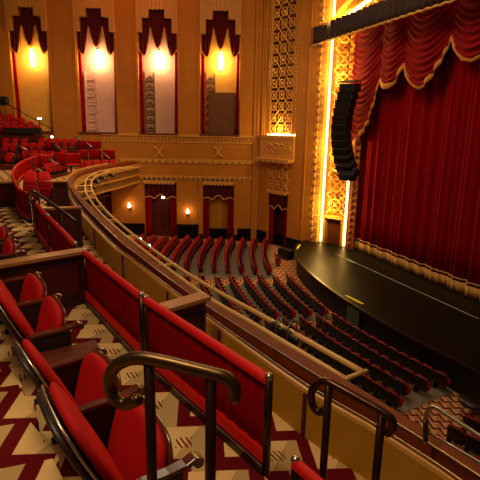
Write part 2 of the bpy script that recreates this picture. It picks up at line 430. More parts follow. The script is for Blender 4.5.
# door bays with draperies
def door_bay(n, fr, a, b, zt, zb, words, kind):
    m = MB()
    if kind == 'door': m.fbox(fr, a-.02, b+.02, .7, .8, zb, zt); w = struct('door_%d' % n, m, 'maroon')
    else: m.fbox(fr, a-.02, b+.02, .6, .8, zb, zt); w = struct('wall_recess_%d' % n, m, 'drape_dark' if n == 4 else 'wall_low')
    wd = b-a
    if kind == 'door':
        for k in (0, 1):
            m = MB(); x0 = a+wd*.28+k*wd*.23
            m.fbox(fr, x0, x0+wd*.21, .62, .7, zb+.05, zb+1.75)
            for z0, z1 in ((.2, .75), (.9, 1.6)): m.fbox(fr, x0+.06, x0+wd*.21-.06, .58, .62, zb+z0, zb+z1)
            l = struct('door_leaf', m, 'maroon', w)
            m = MB(); m.fbox(fr, x0+(wd*.16 if k == 0 else .03), x0+(wd*.16 if k == 0 else .03)+.06, .54, .58, zb+.85, zb+1.0); struct('push_plate', m, 'bronze', l)
    elif kind == 'panel':
        m = MB(); m.fbox(fr, a, b, .45, .6, zb, zb+.75); struct('dado', m, 'dado', w)
    t = thing('door_drapery', 'dark red drapes framing the %s' % words, 'drapery', fr((a+b)/2, .1, zb), 'draperies of the lower wall bays')
    def low(u):
        # scalloped lower edge of the swag
        q = abs(u-.5)*2
        return zt-1.15+.28*abs(math.sin(u*PI*2.5+PI*.25))*(1-.3*q) - .12*q
    m = MB(); m.sheet(lambda u, v: fr(a+wd*u, .12+.05*math.sin(u*42), low(u)+(zt-low(u))*v), 60, 8, (fr(0, 1, 0)-fr(0, 0, 0))*.04); obj('valance', m, 'drape_dark', t, smooth=True)
    m = MB(); m.tube([fr(a+wd*k/50, .09, low(k/50)) for k in range(51)], .03, 6); obj('trim_cord', m, 'cream', t, label='pale scalloped trim')
    for k in (0, 1):
        m = MB(); x0, x1 = (a, a+wd*.2) if k == 0 else (b-wd*.2, b)
        m.sheet(lambda u, v: fr(x0+(x1-x0)*u, .2+.05*math.sin(u*22), zb+.02+(zt-.7-zb)*v), 24, 4, (fr(0, 1, 0)-fr(0, 0, 0))*.05); obj('side_drape', m, 'drape', t, smooth=True)
    m = MB(); m.fbox(fr, a-.04, b+.04, -.12, .12, zt, zt+.12)
    s = a
    while s < b-.1:
        n_ = 5; m.plate([(s, zt)] + [(s+.11-.11*math.cos(PI*k/n_), zt-.02-.14*math.sin(PI*k/n_)) for k in range(n_+1)] + [(s+.22, zt)], fr, -.12, -.04); s += .24
    obj('pelmet', m, 'moulding', t)
door_bay(1, F1, *DOORS[0], -3.75, -7.85, 'bay in the shade under the balcony end', 'panel')
door_bay(2, F1, *DOORS[1], -3.75, -7.75, 'dark double doors between the two small wall lamps', 'door')
door_bay(3, F1, *DOORS[2], -3.75, -7.85, 'plain tan recess right of the small wall lamps', 'panel')
# exit lamp over the doors
p = F1(*[s1(162, 198)[0], .3, s1(162, 198)[1]])
m = MB(); m.fbox(F1, s1(160.8, 198)[0], s1(163.6, 198)[0], .3, .4, p.z-.06, p.z+.06)
o = obj('door_light', m, 'bulb_small'); tag(o, 'small glowing light above the dark double doors', 'lamp')
# black dado along side wall
m = MB()
for a, b in ((-9.05, -6.8), (-4.5, -2.68), (-.48, 1.08)): m.fbox(F1, a, b, -.06, 0, -7.88, -6.72 if b < 1 else -6.95)
struct('baseboard_side', m, 'dado')
# two small wall lamps
for px, py, wds in ((130, 205, 'left of the draped double doors'), (188, 211, 'right of the draped double doors')):
    s_, z_ = s1(px, py)
    t = thing('wall_sconce', 'small bright wall lamp %s' % wds, 'lamp', F1(s_, -.1, z_-.3), 'small lamps on the lower side wall')
    c = F1(s_, -.22, z_)
    m = MB(); m.lathe((c.x, c.y, z_-.16), [(.03, 0), (.09, .05), (.12, .13), (.09, .21), (.04, .28), (.02, .36)], 12); obj('glass_globe', m, 'bulb_small', t, smooth=True)
    m = MB(); m.fbox(F1, s_-.09, s_+.09, -.05, 0, z_-.35, z_+.1); m.tube([F1(s_, -.03, z_-.25), F1(s_, -.22, z_-.3), F1(s_, -.22, z_-.16)], .03, 6); obj('bracket', m, 'bronze', t)

# ---- second wall section: lit grille, ornament shelf, draped bay
L2 = (B2-A2).length
g0, g1 = s2(262.5, 100)[0], s2(297, 100)[0]; gz = s2(280, 136)[1]
g0 = max(g0, .15)
d0_, d1_ = s2(267, 220)[0], s2(287, 220)[0]
zt2 = s2(277, 192)[1]
m = MB()
m.fbox(F2, 0, g0, 0, 1, -7.9, 12); m.fbox(F2, g1, L2+.1, 0, 1, -7.9, 12); m.fbox(F2, g0, g1, 0, 1, zt2, gz)
m.fbox(F2, g0, d0_, 0, 1, -7.9, zt2); m.fbox(F2, d1_, g1, 0, 1, -7.9, zt2)
struct('wall_splay', m, 'wall')
m = MB(); m.fbox(F2, g0, g1, .55, .7, gz, 12); struct('wall_grille_back', m, 'redbacking')
def lattice(m, fr, a0, a1, z0, z1, d, cell, r=.025, ring=.36, seg=4, mid=True):
    """diamond lattice with rosettes between a0..a1"""
    n = max(1, round((a1-a0)/cell)); cw = (a1-a0)/n; k = 0; z = z0
    while z < z1:
        for i in range(n):
            x = a0+i*cw
            h = min(cw, z1-z)
            m.tube([fr(x, d, z), fr(x+cw*h/cw, d, z+h)], r, seg); m.tube([fr(x+cw, d, z), fr(x+cw-h, d, z+h)], r, seg)
            if h == cw:
                m.tube([fr(x+cw/2+cw*ring*math.cos(q*PI/4), d-.04, z+cw/2+cw*ring*math.sin(q*PI/4)) for q in range(8)], r*.9, seg, closed=True)
                m.lathe_f = None
                m.tube([fr(x+cw/2, d-.09, z+cw/2), fr(x+cw/2, d, z+cw/2)], [r*1.6, r*2.6], 6)
        z += cw
t = thing('ornamental_grille', 'tall gilded openwork wall grille lit from below on the side wall', 'grille', F2((g0+g1)/2, .3, gz))
m = MB(); lattice(m, F2, g0+.55, g1-.55, gz+.1, 9, .25, (g1-g0-1.1)/3, .04); obj('central_rosettes', m, 'gold', t)
for q0, q1 in ((g0+.1, g0+.55), (g1-.55, g1-.1)):
    m = MB(); lattice(m, F2, q0, q1, gz+.1, 9, .3, .16, .026, .3); obj('side_lattice', m, 'gold', t)
m = MB()
for q in (g0+.04, g1-.04, g0+.55, g1-.55): m.tube([F2(q, .22, gz), F2(q, .22, 12)], .05, 6)
obj('frame', m, 'moulding', t)
m = MB(); m.fbox(F2, g0+.2, g1-.2, .34, .5, gz+.03, gz+.14); obj('lamp_trough', m, 'cove_soft', t, label='glowing lamp trough at the foot of the grille')
# ornament box and scalloped hood
m = MB(); z1_, z0_ = gz, s2(280, 159)[1]
m.fbox(F2, g0, g1, -.18, 0, z1_-.16, z1_+.02); m.fbox(F2, g0, g1, -.12, 0, z0_, z1_-.16)
n = 6; w_ = (g1-g0)/n
for k in range(n):
    x = g0+k*w_; m.plate([(x, z0_+.02)] + [(x+w_/2-w_/2*math.cos(PI*q/5), z0_-.24*math.sin(PI*q/5)) for q in range(6)] + [(x+w_, z0_+.02)], F2, -.55, .0)
for cx_, rr in (((g0+g1)/2-.55, .3), ((g0+g1)/2, .36), ((g0+g1)/2+.55, .3), (g1-.45, .2)):
    zc = (z0_+z1_-.16)/2+.02
    m.tube([F2(cx_+rr*math.cos(q*PI/6), -.14, zc+rr*math.sin(q*PI/6)*.9) for q in range(12)], .05, 6, closed=True)
    for q in range(6): m.tube([F2(cx_, -.16, zc), F2(cx_+rr*math.cos(q*PI/3), -.14, zc+rr*.9*math.sin(q*PI/3))], .035, 5)
struct('trim_5', m, 'moulding')
m = MB(); lattice(m, F2, d0_-.05, d1_+.05, zt2+.15, z0_-.2, -.04, (d1_-d0_)/3, .03); struct('trim_6', m, 'moulding')
door_bay(4, F2, d0_, d1_, zt2, -7.85, 'narrow bay under the scalloped hood beside the stage', 'panel')
m = MB(); m.fbox(F2, .05, d0_, -.06, 0, -7.88, -6.95); m.fbox(F2, d1_, L2, -.06, 0, -7.88, -6.95); struct('baseboard_splay', m, 'dado')
m = MB()
for q in (.35, L2-.75): m.fbox(F2, q, q+.08, -.05, 0, -6.9, 12)
struct('trim_7', m, 'wall')

# ---- proscenium pier
ZS = -6.8
m = MB(); m.fbox(F3, 0, 1, .5, 1.3, -7.9, 9); struct('wall_proscenium', m, 'orange')
m = MB(); m.fbox(F3, -.02, .17, 0, .5, -7.9, 9)
z = ZS+.2
while z < 8:
    m.tube([F3(.06, -.02, z), F3(.06, -.09, z+.05), F3(.06, -.09, z+.2), F3(.06, -.02, z+.27)], [.03, .07, .07, .03], 6)
    m.tube([F3(.13, -.01, z+.1), F3(.13, -.06, z+.2), F3(.13, -.01, z+.3)], [.02, .05, .02], 6); z += .42
struct('trim_8', m, 'moulding')
m = MB(); m.fbox(F3, .82, 1.0, -.02, .5, ZS, 9)
z = ZS+.2
while z < 8: m.tube([F3(.91, -.03, z), F3(.91, -.1, z+.1), F3(.91, -.03, z+.2)], [.03, .08, .03], 6); z += .36
struct('trim_9', m, 'orange')
t = thing('proscenium_lattice', 'gilded lattice column glowing between two light coves beside the stage curtain', 'lattice column', F3(.45, .2, ZS))
m = MB(); lattice(m, F3, .32, .68, -4.9, 7.5, .2, .36/1., .0, 0) if False else None
nz_ = -4.95
cw = .36*L3
def F3m(a, d, z): return F3(a/L3, d, z)
lattice(m, F3m, .31*L3, .70*L3, -4.95, 6.2, .2, .39*L3, .055, .33)
obj('rosette_lattice', m, 'gold', t)
m = MB(); lattice(m, F3m, .31*L3, .70*L3, -4.95, 6.2, .3, .39*L3/3, .03, .3); obj('fine_lattice', m, 'gold', t)
m = MB(); m.fbox(F3, .26, .76, .0, .5, -5.2, -5.0); m.fbox(F3, .28, .33, .1, .5, ZS, -5.0); m.fbox(F3, .68, .73, .1, .5, ZS, -5.0); obj('lintel', m, 'gold', t)
m = MB(); m.fbox(F3, .33, .68, .42, .5, ZS, -5.2); obj('recess_panel', m, 'wood', t, label='brown recess panel at stage level')
for q0, q1 in ((.225, .25), (.755, .785)):
    m = MB(); m.fbox(F3, q0, q1, .1, .2, ZS+.05, 7.2); obj('cove_light', m, 'cove', t, label='glowing light cove')
# header over the valance : backing wall, arched gilded bands, coves
XH = 14.5
def FH(s, d, z): return Vector((XH+d, 26.2-s, z))                      # s runs from the pier towards the camera side
m = MB(); m.fbox(FH, -.2, 22, .55, .9, 5.2, 12); struct('wall_header', m, 'orange')
def arc(s, k):                                                         # rising arch curves
    return 5.75 + k*s*(1-s/44)
def band(k0, k1, off0, off1, dd):
    secs = []
    for i in range(41):
        s = 22*i/40; secs.append([FH(s, dd, arc(s, k0)+off0), FH(s, dd+.3, arc(s, k0)+off0), FH(s, dd+.3, arc(s, k1)+off1), FH(s, dd, arc(s, k1)+off1)])
    return secs
m = MB(); m.sweep(band(.42, .47, 0, .06, 0)); m.sweep(band(.20, .23, 0, .05, .1)); m.sweep(band(.33, .345, .02, .06, .05)); struct('trim_10', m, 'gold')
m = MB(); m.sweep(band(.02, .19, .0, .0, .42)); m.sweep(band(.24, .32, 0, 0, .42)); m.sweep(band(.35, .41, 0, 0, .42)); struct('trim_11', m, 'gold', label='gilded header bands')
m = MB()
for k in (.11, .28, .38):
    i = 0; s = .5
    while s < 9:
        rr = min(.3, .05+.06*s) * (1 if k == .11 else .6); zc = arc(s, k)
        m.tube([FH(s+rr*math.cos(q*PI/4), .38, zc+rr*math.sin(q*PI/4)) for q in range(8)], .035, 5, closed=True); s += rr*2+.08
struct('trim_12', m, 'orange')
m = MB(); m.sweep(band(.195, .205, -.05, 0, .2)); m.sweep(band(.41, .42, -.06, 0, .2)); struct('trim_13', m, 'cove', label='light coves along the proscenium head')

# ---- stage
apron = [(13.9, 26.3), (13.2, 25.8), (12.84, 25.4), (12.18, 24.24), (11.65, 23.1), (11.25, 21.8), (10.87, 19.91), (10.62, 17.9), (10.5, 16.0), (10.52, 13.7), (10.66, 11.8), (10.82, 10.6), (10.95, 9.5), (11.3, 7.5), (12, 5.4), (13.4, 3.4), (15, 2.4)]
ap = [(p.x, p.y) for p in catmull([(x, y, 0) for x, y in apron], 5)]
poly = ap + [(21, 2.4), (21, 27.5), (14.9, 27.5)]
m = MB(); m.prism(poly, ZS-.12, ZS); struct('floor_stage', m, 'stage')
m = MB()
secs = []
for i, (x, y) in enumerate(ap):
    a = Vector(ap[max(i-1, 0)]); b = Vector(ap[min(i+1, len(ap)-1)]); t_ = (b-a).normalized(); n_ = Vector((-t_.y, t_.x)); 
    if n_.x < 0: n_ = -n_
    secs.append([(x+n_.x*.12, y+n_.y*.12, ZS-.12), (x+n_.x*.3, y+n_.y*.3, ZS-.12), (x+n_.x*.3, y+n_.y*.3, -7.9), (x+n_.x*.12, y+n_.y*.12, -7.9)])
m.sweep(secs); struct('wall_stage_front', m, 'stagefront')
m = MB()
secs = []
for i, (x, y) in enumerate(ap): secs.append([(x-.03, y, ZS-.1), (x+.1, y, ZS-.1), (x+.1, y, ZS+.015), (x-.03, y, ZS+.015)])
m.sweep(secs); struct('trim_14', m, 'blackgloss')
# marks on the stage
def mark(name, p0, p1, w, mt, label, cat):
    a = at_z(*p0, ZS+.006); b = at_z(*p1, ZS+.006); t_ = (b-a).normalized(); n_ = Vector((-t_.y, t_.x, 0))*w/2
    m = MB(); m.add([a-n_, b-n_, b+n_, a+n_, a-n_+Vector((0, 0, .006)), b-n_+Vector((0, 0, .006)), b+n_+Vector((0, 0, .006)), a+n_+Vector((0, 0, .006))],
                    [(3, 2, 1, 0), (4, 5, 6, 7), (0, 1, 5, 4), (1, 2, 6, 5), (2, 3, 7, 6), (3, 0, 4, 7)])
    tag(obj(name, m, mt), label, cat)
mark('tape_mark', (346, 295.5), (363, 304), .14, 'yellow', 'bright yellow tape mark on the curved stage edge above the green hatch', 'tape')
mark('tape_mark', (296, 249.5), (300, 245), .12, 'yellow', 'small yellow tape mark at the far end of the stage edge', 'tape')
mark('tape_mark', (346.5, 259.5), (355, 263), .09, 'white', 'short pale tape mark on the stage floor near the lattice column', 'tape')
mark('stage_seam_strip', (335, 253.5), (479, 319), .045, 'white', 'long thin pale strip across the stage floor parallel to the curtain', 'strip')
a = at_z(344, 306, -7.0); 
m = MB(); m.box((10.50, a.y-.5, -7.32), (.06, .85, .72)); o = obj('stage_hatch', m, 'dgreen'); tag(o, 'dark green hatch panel on the curved stage front below the yellow tape', 'hatch')

# ---- main curtain
t = thing('stage_curtain', 'full-height pleated deep red stage curtain with pale gold hem', 'curtain', (15.8, 13, ZS))
def cx_(y, v):
    a = .6+.4*math.sin(y*.9+1)
    return 15.85 + .08*math.sin(y*6.2+1.3*math.sin(y*1.7))*(.75+.25*a) + .05*math.sin(y*17+.6+1.5*math.sin(y*2.3)) + .018*math.sin(y*37+math.sin(y*5))
m = MB(); m.sheet(lambda u, v: (cx_(24-21*u, v), 24-21*u, ZS+.03+12.8*v), 700, 6, (.04, 0, 0)); obj('curtain_cloth', m, 'drape', t, smooth=True)
m = MB(); m.sheet(lambda u, v: (cx_(24-21*u, 0)-.05, 24-21*u, ZS+.02+.45*v), 700, 2, (.03, 0, 0)); obj('hem_fringe', m, 'goldcloth_pale', t, smooth=True, label='pale gold fringed hem')
m = MB(); m.sheet(lambda u, v: (cx_(24-21*u, 0)-.05, 24-21*u, ZS+.57+.07*v), 700, 1, (.03, 0, 0)); obj('hem_band', m, 'goldcloth_pale', t, smooth=True, label='thin gold band above the hem')
# left leg curtain behind the pier
m = MB(); m.sheet(lambda u, v: (15.48+.06*math.sin(u*26), 24.3-.6*u, ZS+.02+12.6*v), 60, 3, (.04, 0, 0))
o = obj('leg_curtain', m, 'drape_dark', smooth=True); tag(o, 'narrow dark red leg curtain between the lattice column and the main curtain', 'curtain')
# swagged house border
knots = [(24.6, -.5), (24.16, -.63), (23.16, -.6), (22.6, -.1), (22.19, .55), (21.9, 1.4), (21.61, 2.5), (21.3, 2.25), (21.0, 2.13), (20.6, 2.15), (20.26, 2.35), (19.76, 2.98), (19.4, 2.45), (18.94, 2.1), (18.5, 1.95), (18.1, 2.02), (17.7, 2.35), (17.3, 2.95), (16.89, 3.75), (16.55, 3.25), (16.2, 2.92), (15.6, 2.78), (15.0, 2.95), (14.4, 3.6), (14.0, 3.05), (13.4, 2.3), (12.8, 2.0), (12.1, 2.2), (11.4, 2.95), (11, 2.4), (10.2, 2.1), (9.6, 2.5), (8.9, 1), (8, -.5), (7, -.6)]
cusps = [24.6, 21.61, 19.76, 16.89, 14.4, 11.4, 9.6, 7]
def zlow(y):
    for (a, za), (b, zb) in zip(knots, knots[1:]):
        if b <= y <= a: return za+(zb-za)*(a-y)/(a-b)
    return knots[-1][1]
def swag(y, z):
    for a, b in zip(cusps, cusps[1:]):
        if b <= y <= a+1e-6:
            q = (a-y)/(a-b); bell = math.sin(PI*q); zl = zlow(y)
            droop = .55*bell*(a-b)/2.0
            return 15.2 - .16*bell**.7 + .07*math.sin((z+droop)*21+2*math.sin(a)+.4*math.sin(y*2.3+a))*bell**.5+.03*math.sin((z+droop)*8+.3*y)
    return 15.4
t = thing('swagged_border_curtain', 'gathered red swag border above the stage with scalloped gold-trimmed edge', 'curtain', (15.2, 15.8, 2))
m = MB()
def f(u, v):
    y = 24.1-17.1*u; zl = zlow(y); z = zl+(6.2-zl)*v; return (swag(y, z), y, z)
m.sheet(f, 420, 110, (.05, 0, 0)); obj('swagged_cloth', m, 'velvet', t, smooth=True)
m = MB(); m.sheet(lambda u, v: (swag(24.1-17.1*u, zlow(24.1-17.1*u))-.04, 24.1-17.1*u, zlow(24.1-17.1*u)-.1+.26*v), 420, 2, (.05, 0, 0)); obj('gold_trim', m, 'goldcloth', t, smooth=True, label='scalloped gold fringe')
# dark pleated valance hanging in front of the proscenium
t = thing('pleated_valance', 'dark brown pleated valance strip running high across the front of the stage', 'valance', (14.0, 18, 4.7))
m = MB()
def vy(u): return 26.75-18*u
m.sheet(lambda u, v: (13.95+.1*math.sin(vy(u)*13+.7*math.sin(vy(u)*3)), vy(u), 4.82+.95*v), 500, 3, (.05, 0, 0)); obj('pleated_cloth', m, 'valance', t, smooth=True)
m = MB(); m.tube([(13.92, vy(k/120), 4.76+.05*abs(math.sin(k*.9))) for k in range(121)], .05, 6); obj('lower_batten', m, 'cream', t, label='pale batten along the lower edge')
m = MB(); m.box((13.95, 26.3, 4.74), (.25, 1.2, .09)); m.box((13.95, 26.82, 5.2), (.2, .08, 1.0)); obj('end_bracket', m, 'rim', t)

# ---- line-array loudspeaker
t = thing('line_array_loudspeaker', 'tall black hanging line-array loudspeaker curving down beside the lattice column', 'loudspeaker', (14.0, 22.6, -3.3))
cab = []
for k in range(12):
    py = 86+k*7.7; cab.append(py)
n = 12
for k in range(n):
    q = k/(n-1)
    px = 350-9*math.sin(PI*q*.9)+1.5*q**4; py = 88+86*q
    c = at_x(px, py, 14.0)
    tilt = math.radians(4+34*q**1.6)
    m = MB(); m.box(c, (.66, .9, .415), rz=math.radians(28), ry=-tilt); cb = obj('cabinet', m, 'black', t, bevel=.02)
    m = MB(); off = Matrix.Rotation(math.radians(28), 4, 'Z') @ Matrix.Rotation(-tilt, 4, 'Y') @ Vector((-.33, 0, 0))
    for s_ in (-1, 1):
        m.box(c+off+(Matrix.Rotation(math.radians(28), 4, 'Z') @ Vector((0, s_*.2, 0))), (.03, .3, .33), rz=math.radians(28), ry=-tilt)
    obj('grille', m, 'blackgloss', cb)
c = at_x(350.5, 84, 14.0)
m = MB(); m.box(c+Vector((0, 0, .12)), (.7, .9, .08), rz=.5); obj('flying_frame', m, 'steel', t)
m = MB(); m.tube([c+Vector((0, .3, .1)), c+Vector((0, .3, 3))], .02, 6); m.tube([c+Vector((0, -.3, .1)), c+Vector((0, -.3, 3))], .02, 6); obj('hanging_cable', m, 'blackgloss', t)

# ================================================================== BALCONY
OUT = [(3.1, -.6), (2.95, .6), (2.80, 1.6), (2.65, 2.4), (2.53, 2.95), (2.41, 3.5), (2.25, 4.1), (1.93, 5.25), (1.65, 6.5), (1.22, 9.2), (.98, 11.3), (.55, 15.3), (.31, 18.2), (.21, 21.12), (.5, 24.6), (1.35, 27.7), (2.65, 30.1), (3.7, 32.0), (4.75, 34.1)]
INN = [(2.78, -.6), (2.66, .6), (2.54, 1.6), (2.42, 2.3), (2.29, 2.8), (2.2, 3.1), (1.99, 3.7), (1.66, 5.26), (1.39, 6.62), (1.0, 8.8), (.73, 10.2), (.24, 14.6), (.02, 17.6), (-.12, 20.6), (.0, 24.2), (.55, 28.2), (1.6, 31.2), (2.5, 33.0), (3.3, 34.7)]
NB = 110
Op = resample(catmull([(x, y, 0) for x, y in OUT], 8), NB); Ip = resample(catmull([(x, y, 0) for x, y in INN], 8), NB)
def sec(a0, z0, a1, z1, th, zz=None):
    out = []
    for i in range(NB):
        l = Op[i]-Ip[i]
        p, q = Ip[i]+l*a0, Ip[i]+l*a1
        out.append([(p.x, p.y, z0), (q.x, q.y, z1), (q.x, q.y, z1-th), (p.x, p.y, z0-th)])
    return out
m = MB(); m.sweep([[(p[0][0], p[0][1], -2.43), (p[1][0], p[1][1], -2.43), (p[1][0], p[1][1], -3.0), (p[0][0], p[0][1], -3.0)] for p in sec(0, 0, .2, 0, 0)])
par = struct('wall_balcony_front', m, 'parapet')
m = MB(); m.sweep(sec(-.01, -2.39, .07, -2.385, .04)); struct('edge_moulding', m, 'cream', par, label='pale tan edge moulding')
m = MB(); m.sweep(sec(.07, -2.45, .56, -2.45, .06)); struct('dark_ledge', m, 'maroon', par, label='dark recessed ledge')
m = MB(); m.sweep(sec(.54, -2.34, 1.0, -2.32, .14)); struct('rail_cap', m, 'railwood', par, label='polished brown wooden cap')
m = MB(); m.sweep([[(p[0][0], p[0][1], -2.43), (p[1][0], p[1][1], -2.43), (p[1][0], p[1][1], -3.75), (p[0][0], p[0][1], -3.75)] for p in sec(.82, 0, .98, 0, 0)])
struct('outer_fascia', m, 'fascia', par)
m = MB()
for z in (-2.52, -3.2, -3.68): m.sweep([[(p[0][0], p[0][1], z), (p[1][0], p[1][1], z), (p[1][0], p[1][1], z-.1), (p[0][0], p[0][1], z-.1)] for p in sec(.9, 0, 1.08, 0, 0)])
for i in range(50, NB-1):
    for k in (0, .33, .66):
        a = Op[i].lerp(Op[i+1], k); m.box((a.x, a.y, -2.72), (.13, .13, .16), rz=PI/4)
struct('fascia_ornament', m, 'moulding_low', par)
for a_, n_ in ((.10, 'brass_strip'), (.54, 'brass_strip')):
    m = MB(); m.tube([Ip[i]+(Op[i]-Ip[i])*a_+Vector((0, 0, -2.37 if a_ < .3 else -2.335)) for i in range(0, 60)], .010, 6); struct(n_, m, 'rim', par, label='thin bright metal strip')
# vertical joints of the inner parapet face
m = MB()
for i in (13, 18, 23, 30, 38, 46, 54):
    a = Ip[i]; t_ = (Ip[i+1]-Ip[i-1]).normalized(); m.box((a.x-.012, a.y, -2.7), (.03, .035, .54), rz=math.atan2(t_.y, t_.x)-PI/2)
struct('joint_strip', m, 'maroon', par)

# panel line (divides the front aisle from the seating tier)
PAN = [(1.95, .4), (1.55, 1.7), (1.26, 2.80), (.67, 4.76), (.16, 6.86), (-.05, 7.9), (-.39, 9.84), (-.84, 12.30), (-1.27, 14.4), (-1.68, 17.44), (-1.98, 21.58), (-2.0, 25.0), (-1.75, 28.2), (-1.1, 30.6), (-.2, 31.6), (.7, 31.9)]
Pp = catmull([(x, y, 0) for x, y in PAN], 8)
# floors: front aisle slab, seating tier, rear platforms
m = MB(); m.prism([(p.x, p.y) for p in [Ip[i]+(Op[i]-Ip[i])*.8 for i in range(NB)]] + [(3.6, 34.9), (-9, 38), (-9, -.6)], -3.75, -2.9); struct('floor_balcony', m, 'carpet')
m = MB(); m.prism([(p.x-.02, p.y) for p in Pp if p.y > .4] + [(.5, 32.7), (-8, 35.6), (-8, .4)], -2.9, -2.5); struct('floor_tier', m, 'carpet')

# ---- curtained dividers
def divider(pts, z_top, z_bot, label, group='red curtained dividers along the balcony aisle', endcap=True, mt='drape'):
    P = [Vector((a[0], a[1], 0)) for a in pts]
    if len(P) > 2: P = catmull(P, 6)
    mid = P[len(P)//2]
    t = thing('aisle_divider', label, 'divider', (mid.x, mid.y, z_bot), group)
    up = Vector((0, 0, 1)); h = z_top-z_bot
    L = sum((b-a).length for a, b in zip(P, P[1:])); Q = resample(P, max(8, int(L*14)))
    m = MB(); m.tube([q+up*(z_top-.035) for q in Q], .042, 12); obj('padded_rail', m, 'velvet_roll', t, smooth=True, label='bright red padded top rail')
    N_ = len(Q)-1
    def f(u, v):
        k = u*N_; i = min(int(k), N_-1); p = Q[i].lerp(Q[i+1], k-i); d = (Q[i+1]-Q[i]).normalized(); n = Vector((-d.y, d.x, 0))
        return p + n*(.006*math.sin(u*L*42)+.004*math.sin(u*L*97)) + up*(z_bot+.17+(h-.2)*v)
    m = MB(); m.sheet(f, int(L*60), 3, (.012, 0, 0)); obj('pleated_panel', m, mt, t, smooth=True)
    def ring(p, d, w, z0, z1):
        n = Vector((-d.y, d.x, 0))*w; return [p-n+up*z0, p+n+up*z0, p+n+up*z1, p-n+up*z1]
    D = [(Q[min(i+1, N_)]-Q[max(i-1, 0)]).normalized() for i in range(N_+1)]
    m = MB(); m.sweep([ring(q, d, .028, z_bot+.1, z_bot+.2) for q, d in zip(Q, D)]); obj('lower_band', m, 'velvet_roll', t, label='red padded lower band')
    m = MB(); m.sweep([ring(q, d, .04, z_bot, z_bot+.085) for q, d in zip(Q, D)]); kb = obj('kick_rail', m, 'shell', t)
    m = MB(); m.tube([q+Vector((-d.y, d.x, 0))*(.042 if d.y < 0 else -.042)*-1+up*(z_bot+.088) for q, d in zip(Q, D)], .006, 5); obj('metal_strip', m, 'rim', kb)
    for e in ((0, -1) if endcap else ()):
        m = MB(); q = Q[e]; m.tube([q+up*z_bot, q+up*(z_top-.01)], .03, 12); po = obj('post', m, 'darkmetal', t, smooth=True)
        m = MB(); m.lathe((q.x, q.y, z_top-.02), [(.031, 0), (.034, .01), (.03, .03), (.012, .045)], 12); obj('post_cap', m, 'rim', po, smooth=True)
    return t
divider([(1.26, 2.82), (.685, 4.70)], -1.7, -2.5, 'nearest red curtained divider, ending at the tall dark post by the bent handrail')
divider([(.655, 4.80), (.165, 6.84)], -1.7, -2.5, 'second red curtained divider, running back to the brown-capped partition')
divider([(.05, 7.32), (-.15, 8.5), (-.39, 9.8)], -1.7, -2.5, 'red curtained divider just beyond the brown-capped partition')
divider([(-.41, 9.9), (-.62, 11.1), (-.80, 12.2)], -1.7, -2.5, 'red curtained divider beside the small curled handrail')
divider([(-.95, 13.3), (-1.25, 14.3), (-1.45, 15.6), (-1.68, 17.44), (-1.9, 19.6), (-1.98, 21.4)], -1.7, -2.5, 'curving red curtained divider beyond the small curled handrail')
divider([(-2.0, 21.7), (-2.02, 24), (-1.95, 26), (-1.75, 28)], -1.7, -2.5, 'far curved red curtained divider at the turn of the balcony')
divider([(-1.7, 28.3), (-1.35, 29.8), (-.75, 30.9)], -1.7, -2.55, 'far red curtained divider facing the camera beyond the curve')
divider([(-.25, 31.35), (.35, 31.6), (.8, 31.55)], -1.68, -2.5, 'farthest short red curtained divider near the row of balcony-front seats')
# step-level red skirt at lower right of the nearest divider
divider([(1.93, .55), (1.58, 1.75), (1.36, 2.55)], -2.2, -2.9, 'low red padded divider beside the front aisle, below the nearest post')

# ---- wooden cross partitions
def partition(p0, p1, z_top, z_bot, label, th=.07):
    a, b = Vector((p0[0], p0[1], 0)), Vector((p1[0], p1[1], 0)); d = (b-a); L = d.length; rz = math.atan2(d.y, d.x); c = (a+b)/2
    t = thing('box_partition', label, 'partition', (c.x, c.y, z_bot), 'wooden partitions between the boxes')
    m = MB(); m.box((c.x, c.y, (z_top+z_bot)/2-.03), (L, th, z_top-z_bot-.06), rz=rz); obj('panel', m, 'maroon', t)
    m = MB(); m.box((c.x, c.y, z_top-.03), (L+.04, th+.14, .055), rz=rz); obj('cap', m, 'capwood', t, bevel=.01, label='light brown wooden cap')
    m = MB(); n = max(1, round(L/.8)); u = d.normalized()
    nn = Vector((u.y, -u.x, 0)); nn = nn if nn.y < 0 else -nn
    for k in range(n):
        q = a+u*(L*(k+.5)/n)+nn*(th/2+.006); w = L/n*.8; zc = (z_top+z_bot)/2; hh = (z_top-z_bot)*.62
        for dz in (-hh/2, hh/2): m.box((q.x, q.y, zc+dz), (w, .02, .03), rz=rz)
        for s_ in (-1, 1): m.box((q.x+u.x*s_*w/2, q.y+u.y*s_*w/2, zc), (.03, .02, hh), rz=rz)
    m.box((c.x+nn.x*.045, c.y+nn.y*.045, z_bot+.05), (L, .02, .1), rz=rz)
    obj('panel_moulding', m, 'shell', t); return t
partition((-2.6, 5.75), (.135, 6.93), -1.7, -2.5, 'long brown-capped maroon partition behind the nearest seats', .08)
partition((.90, 4.82), (1.40, 5.05), -1.86, -2.9, 'short brown-capped partition stub between divider and balcony front')
partition((-.72, 12.05), (.27, 12.05), -1.9, -2.9, 'brown-capped maroon partition at the foot of the small curled handrail')
partition((-.74, 18.0), (.0, 17.9), -1.9, -2.9, 'farthest brown-capped maroon partition in the front aisle')
partition((-4.2, 15.4), (-1.46, 16.4), -1.72, -2.5, 'far brown-capped maroon partition on the left, beyond the carpeted box')

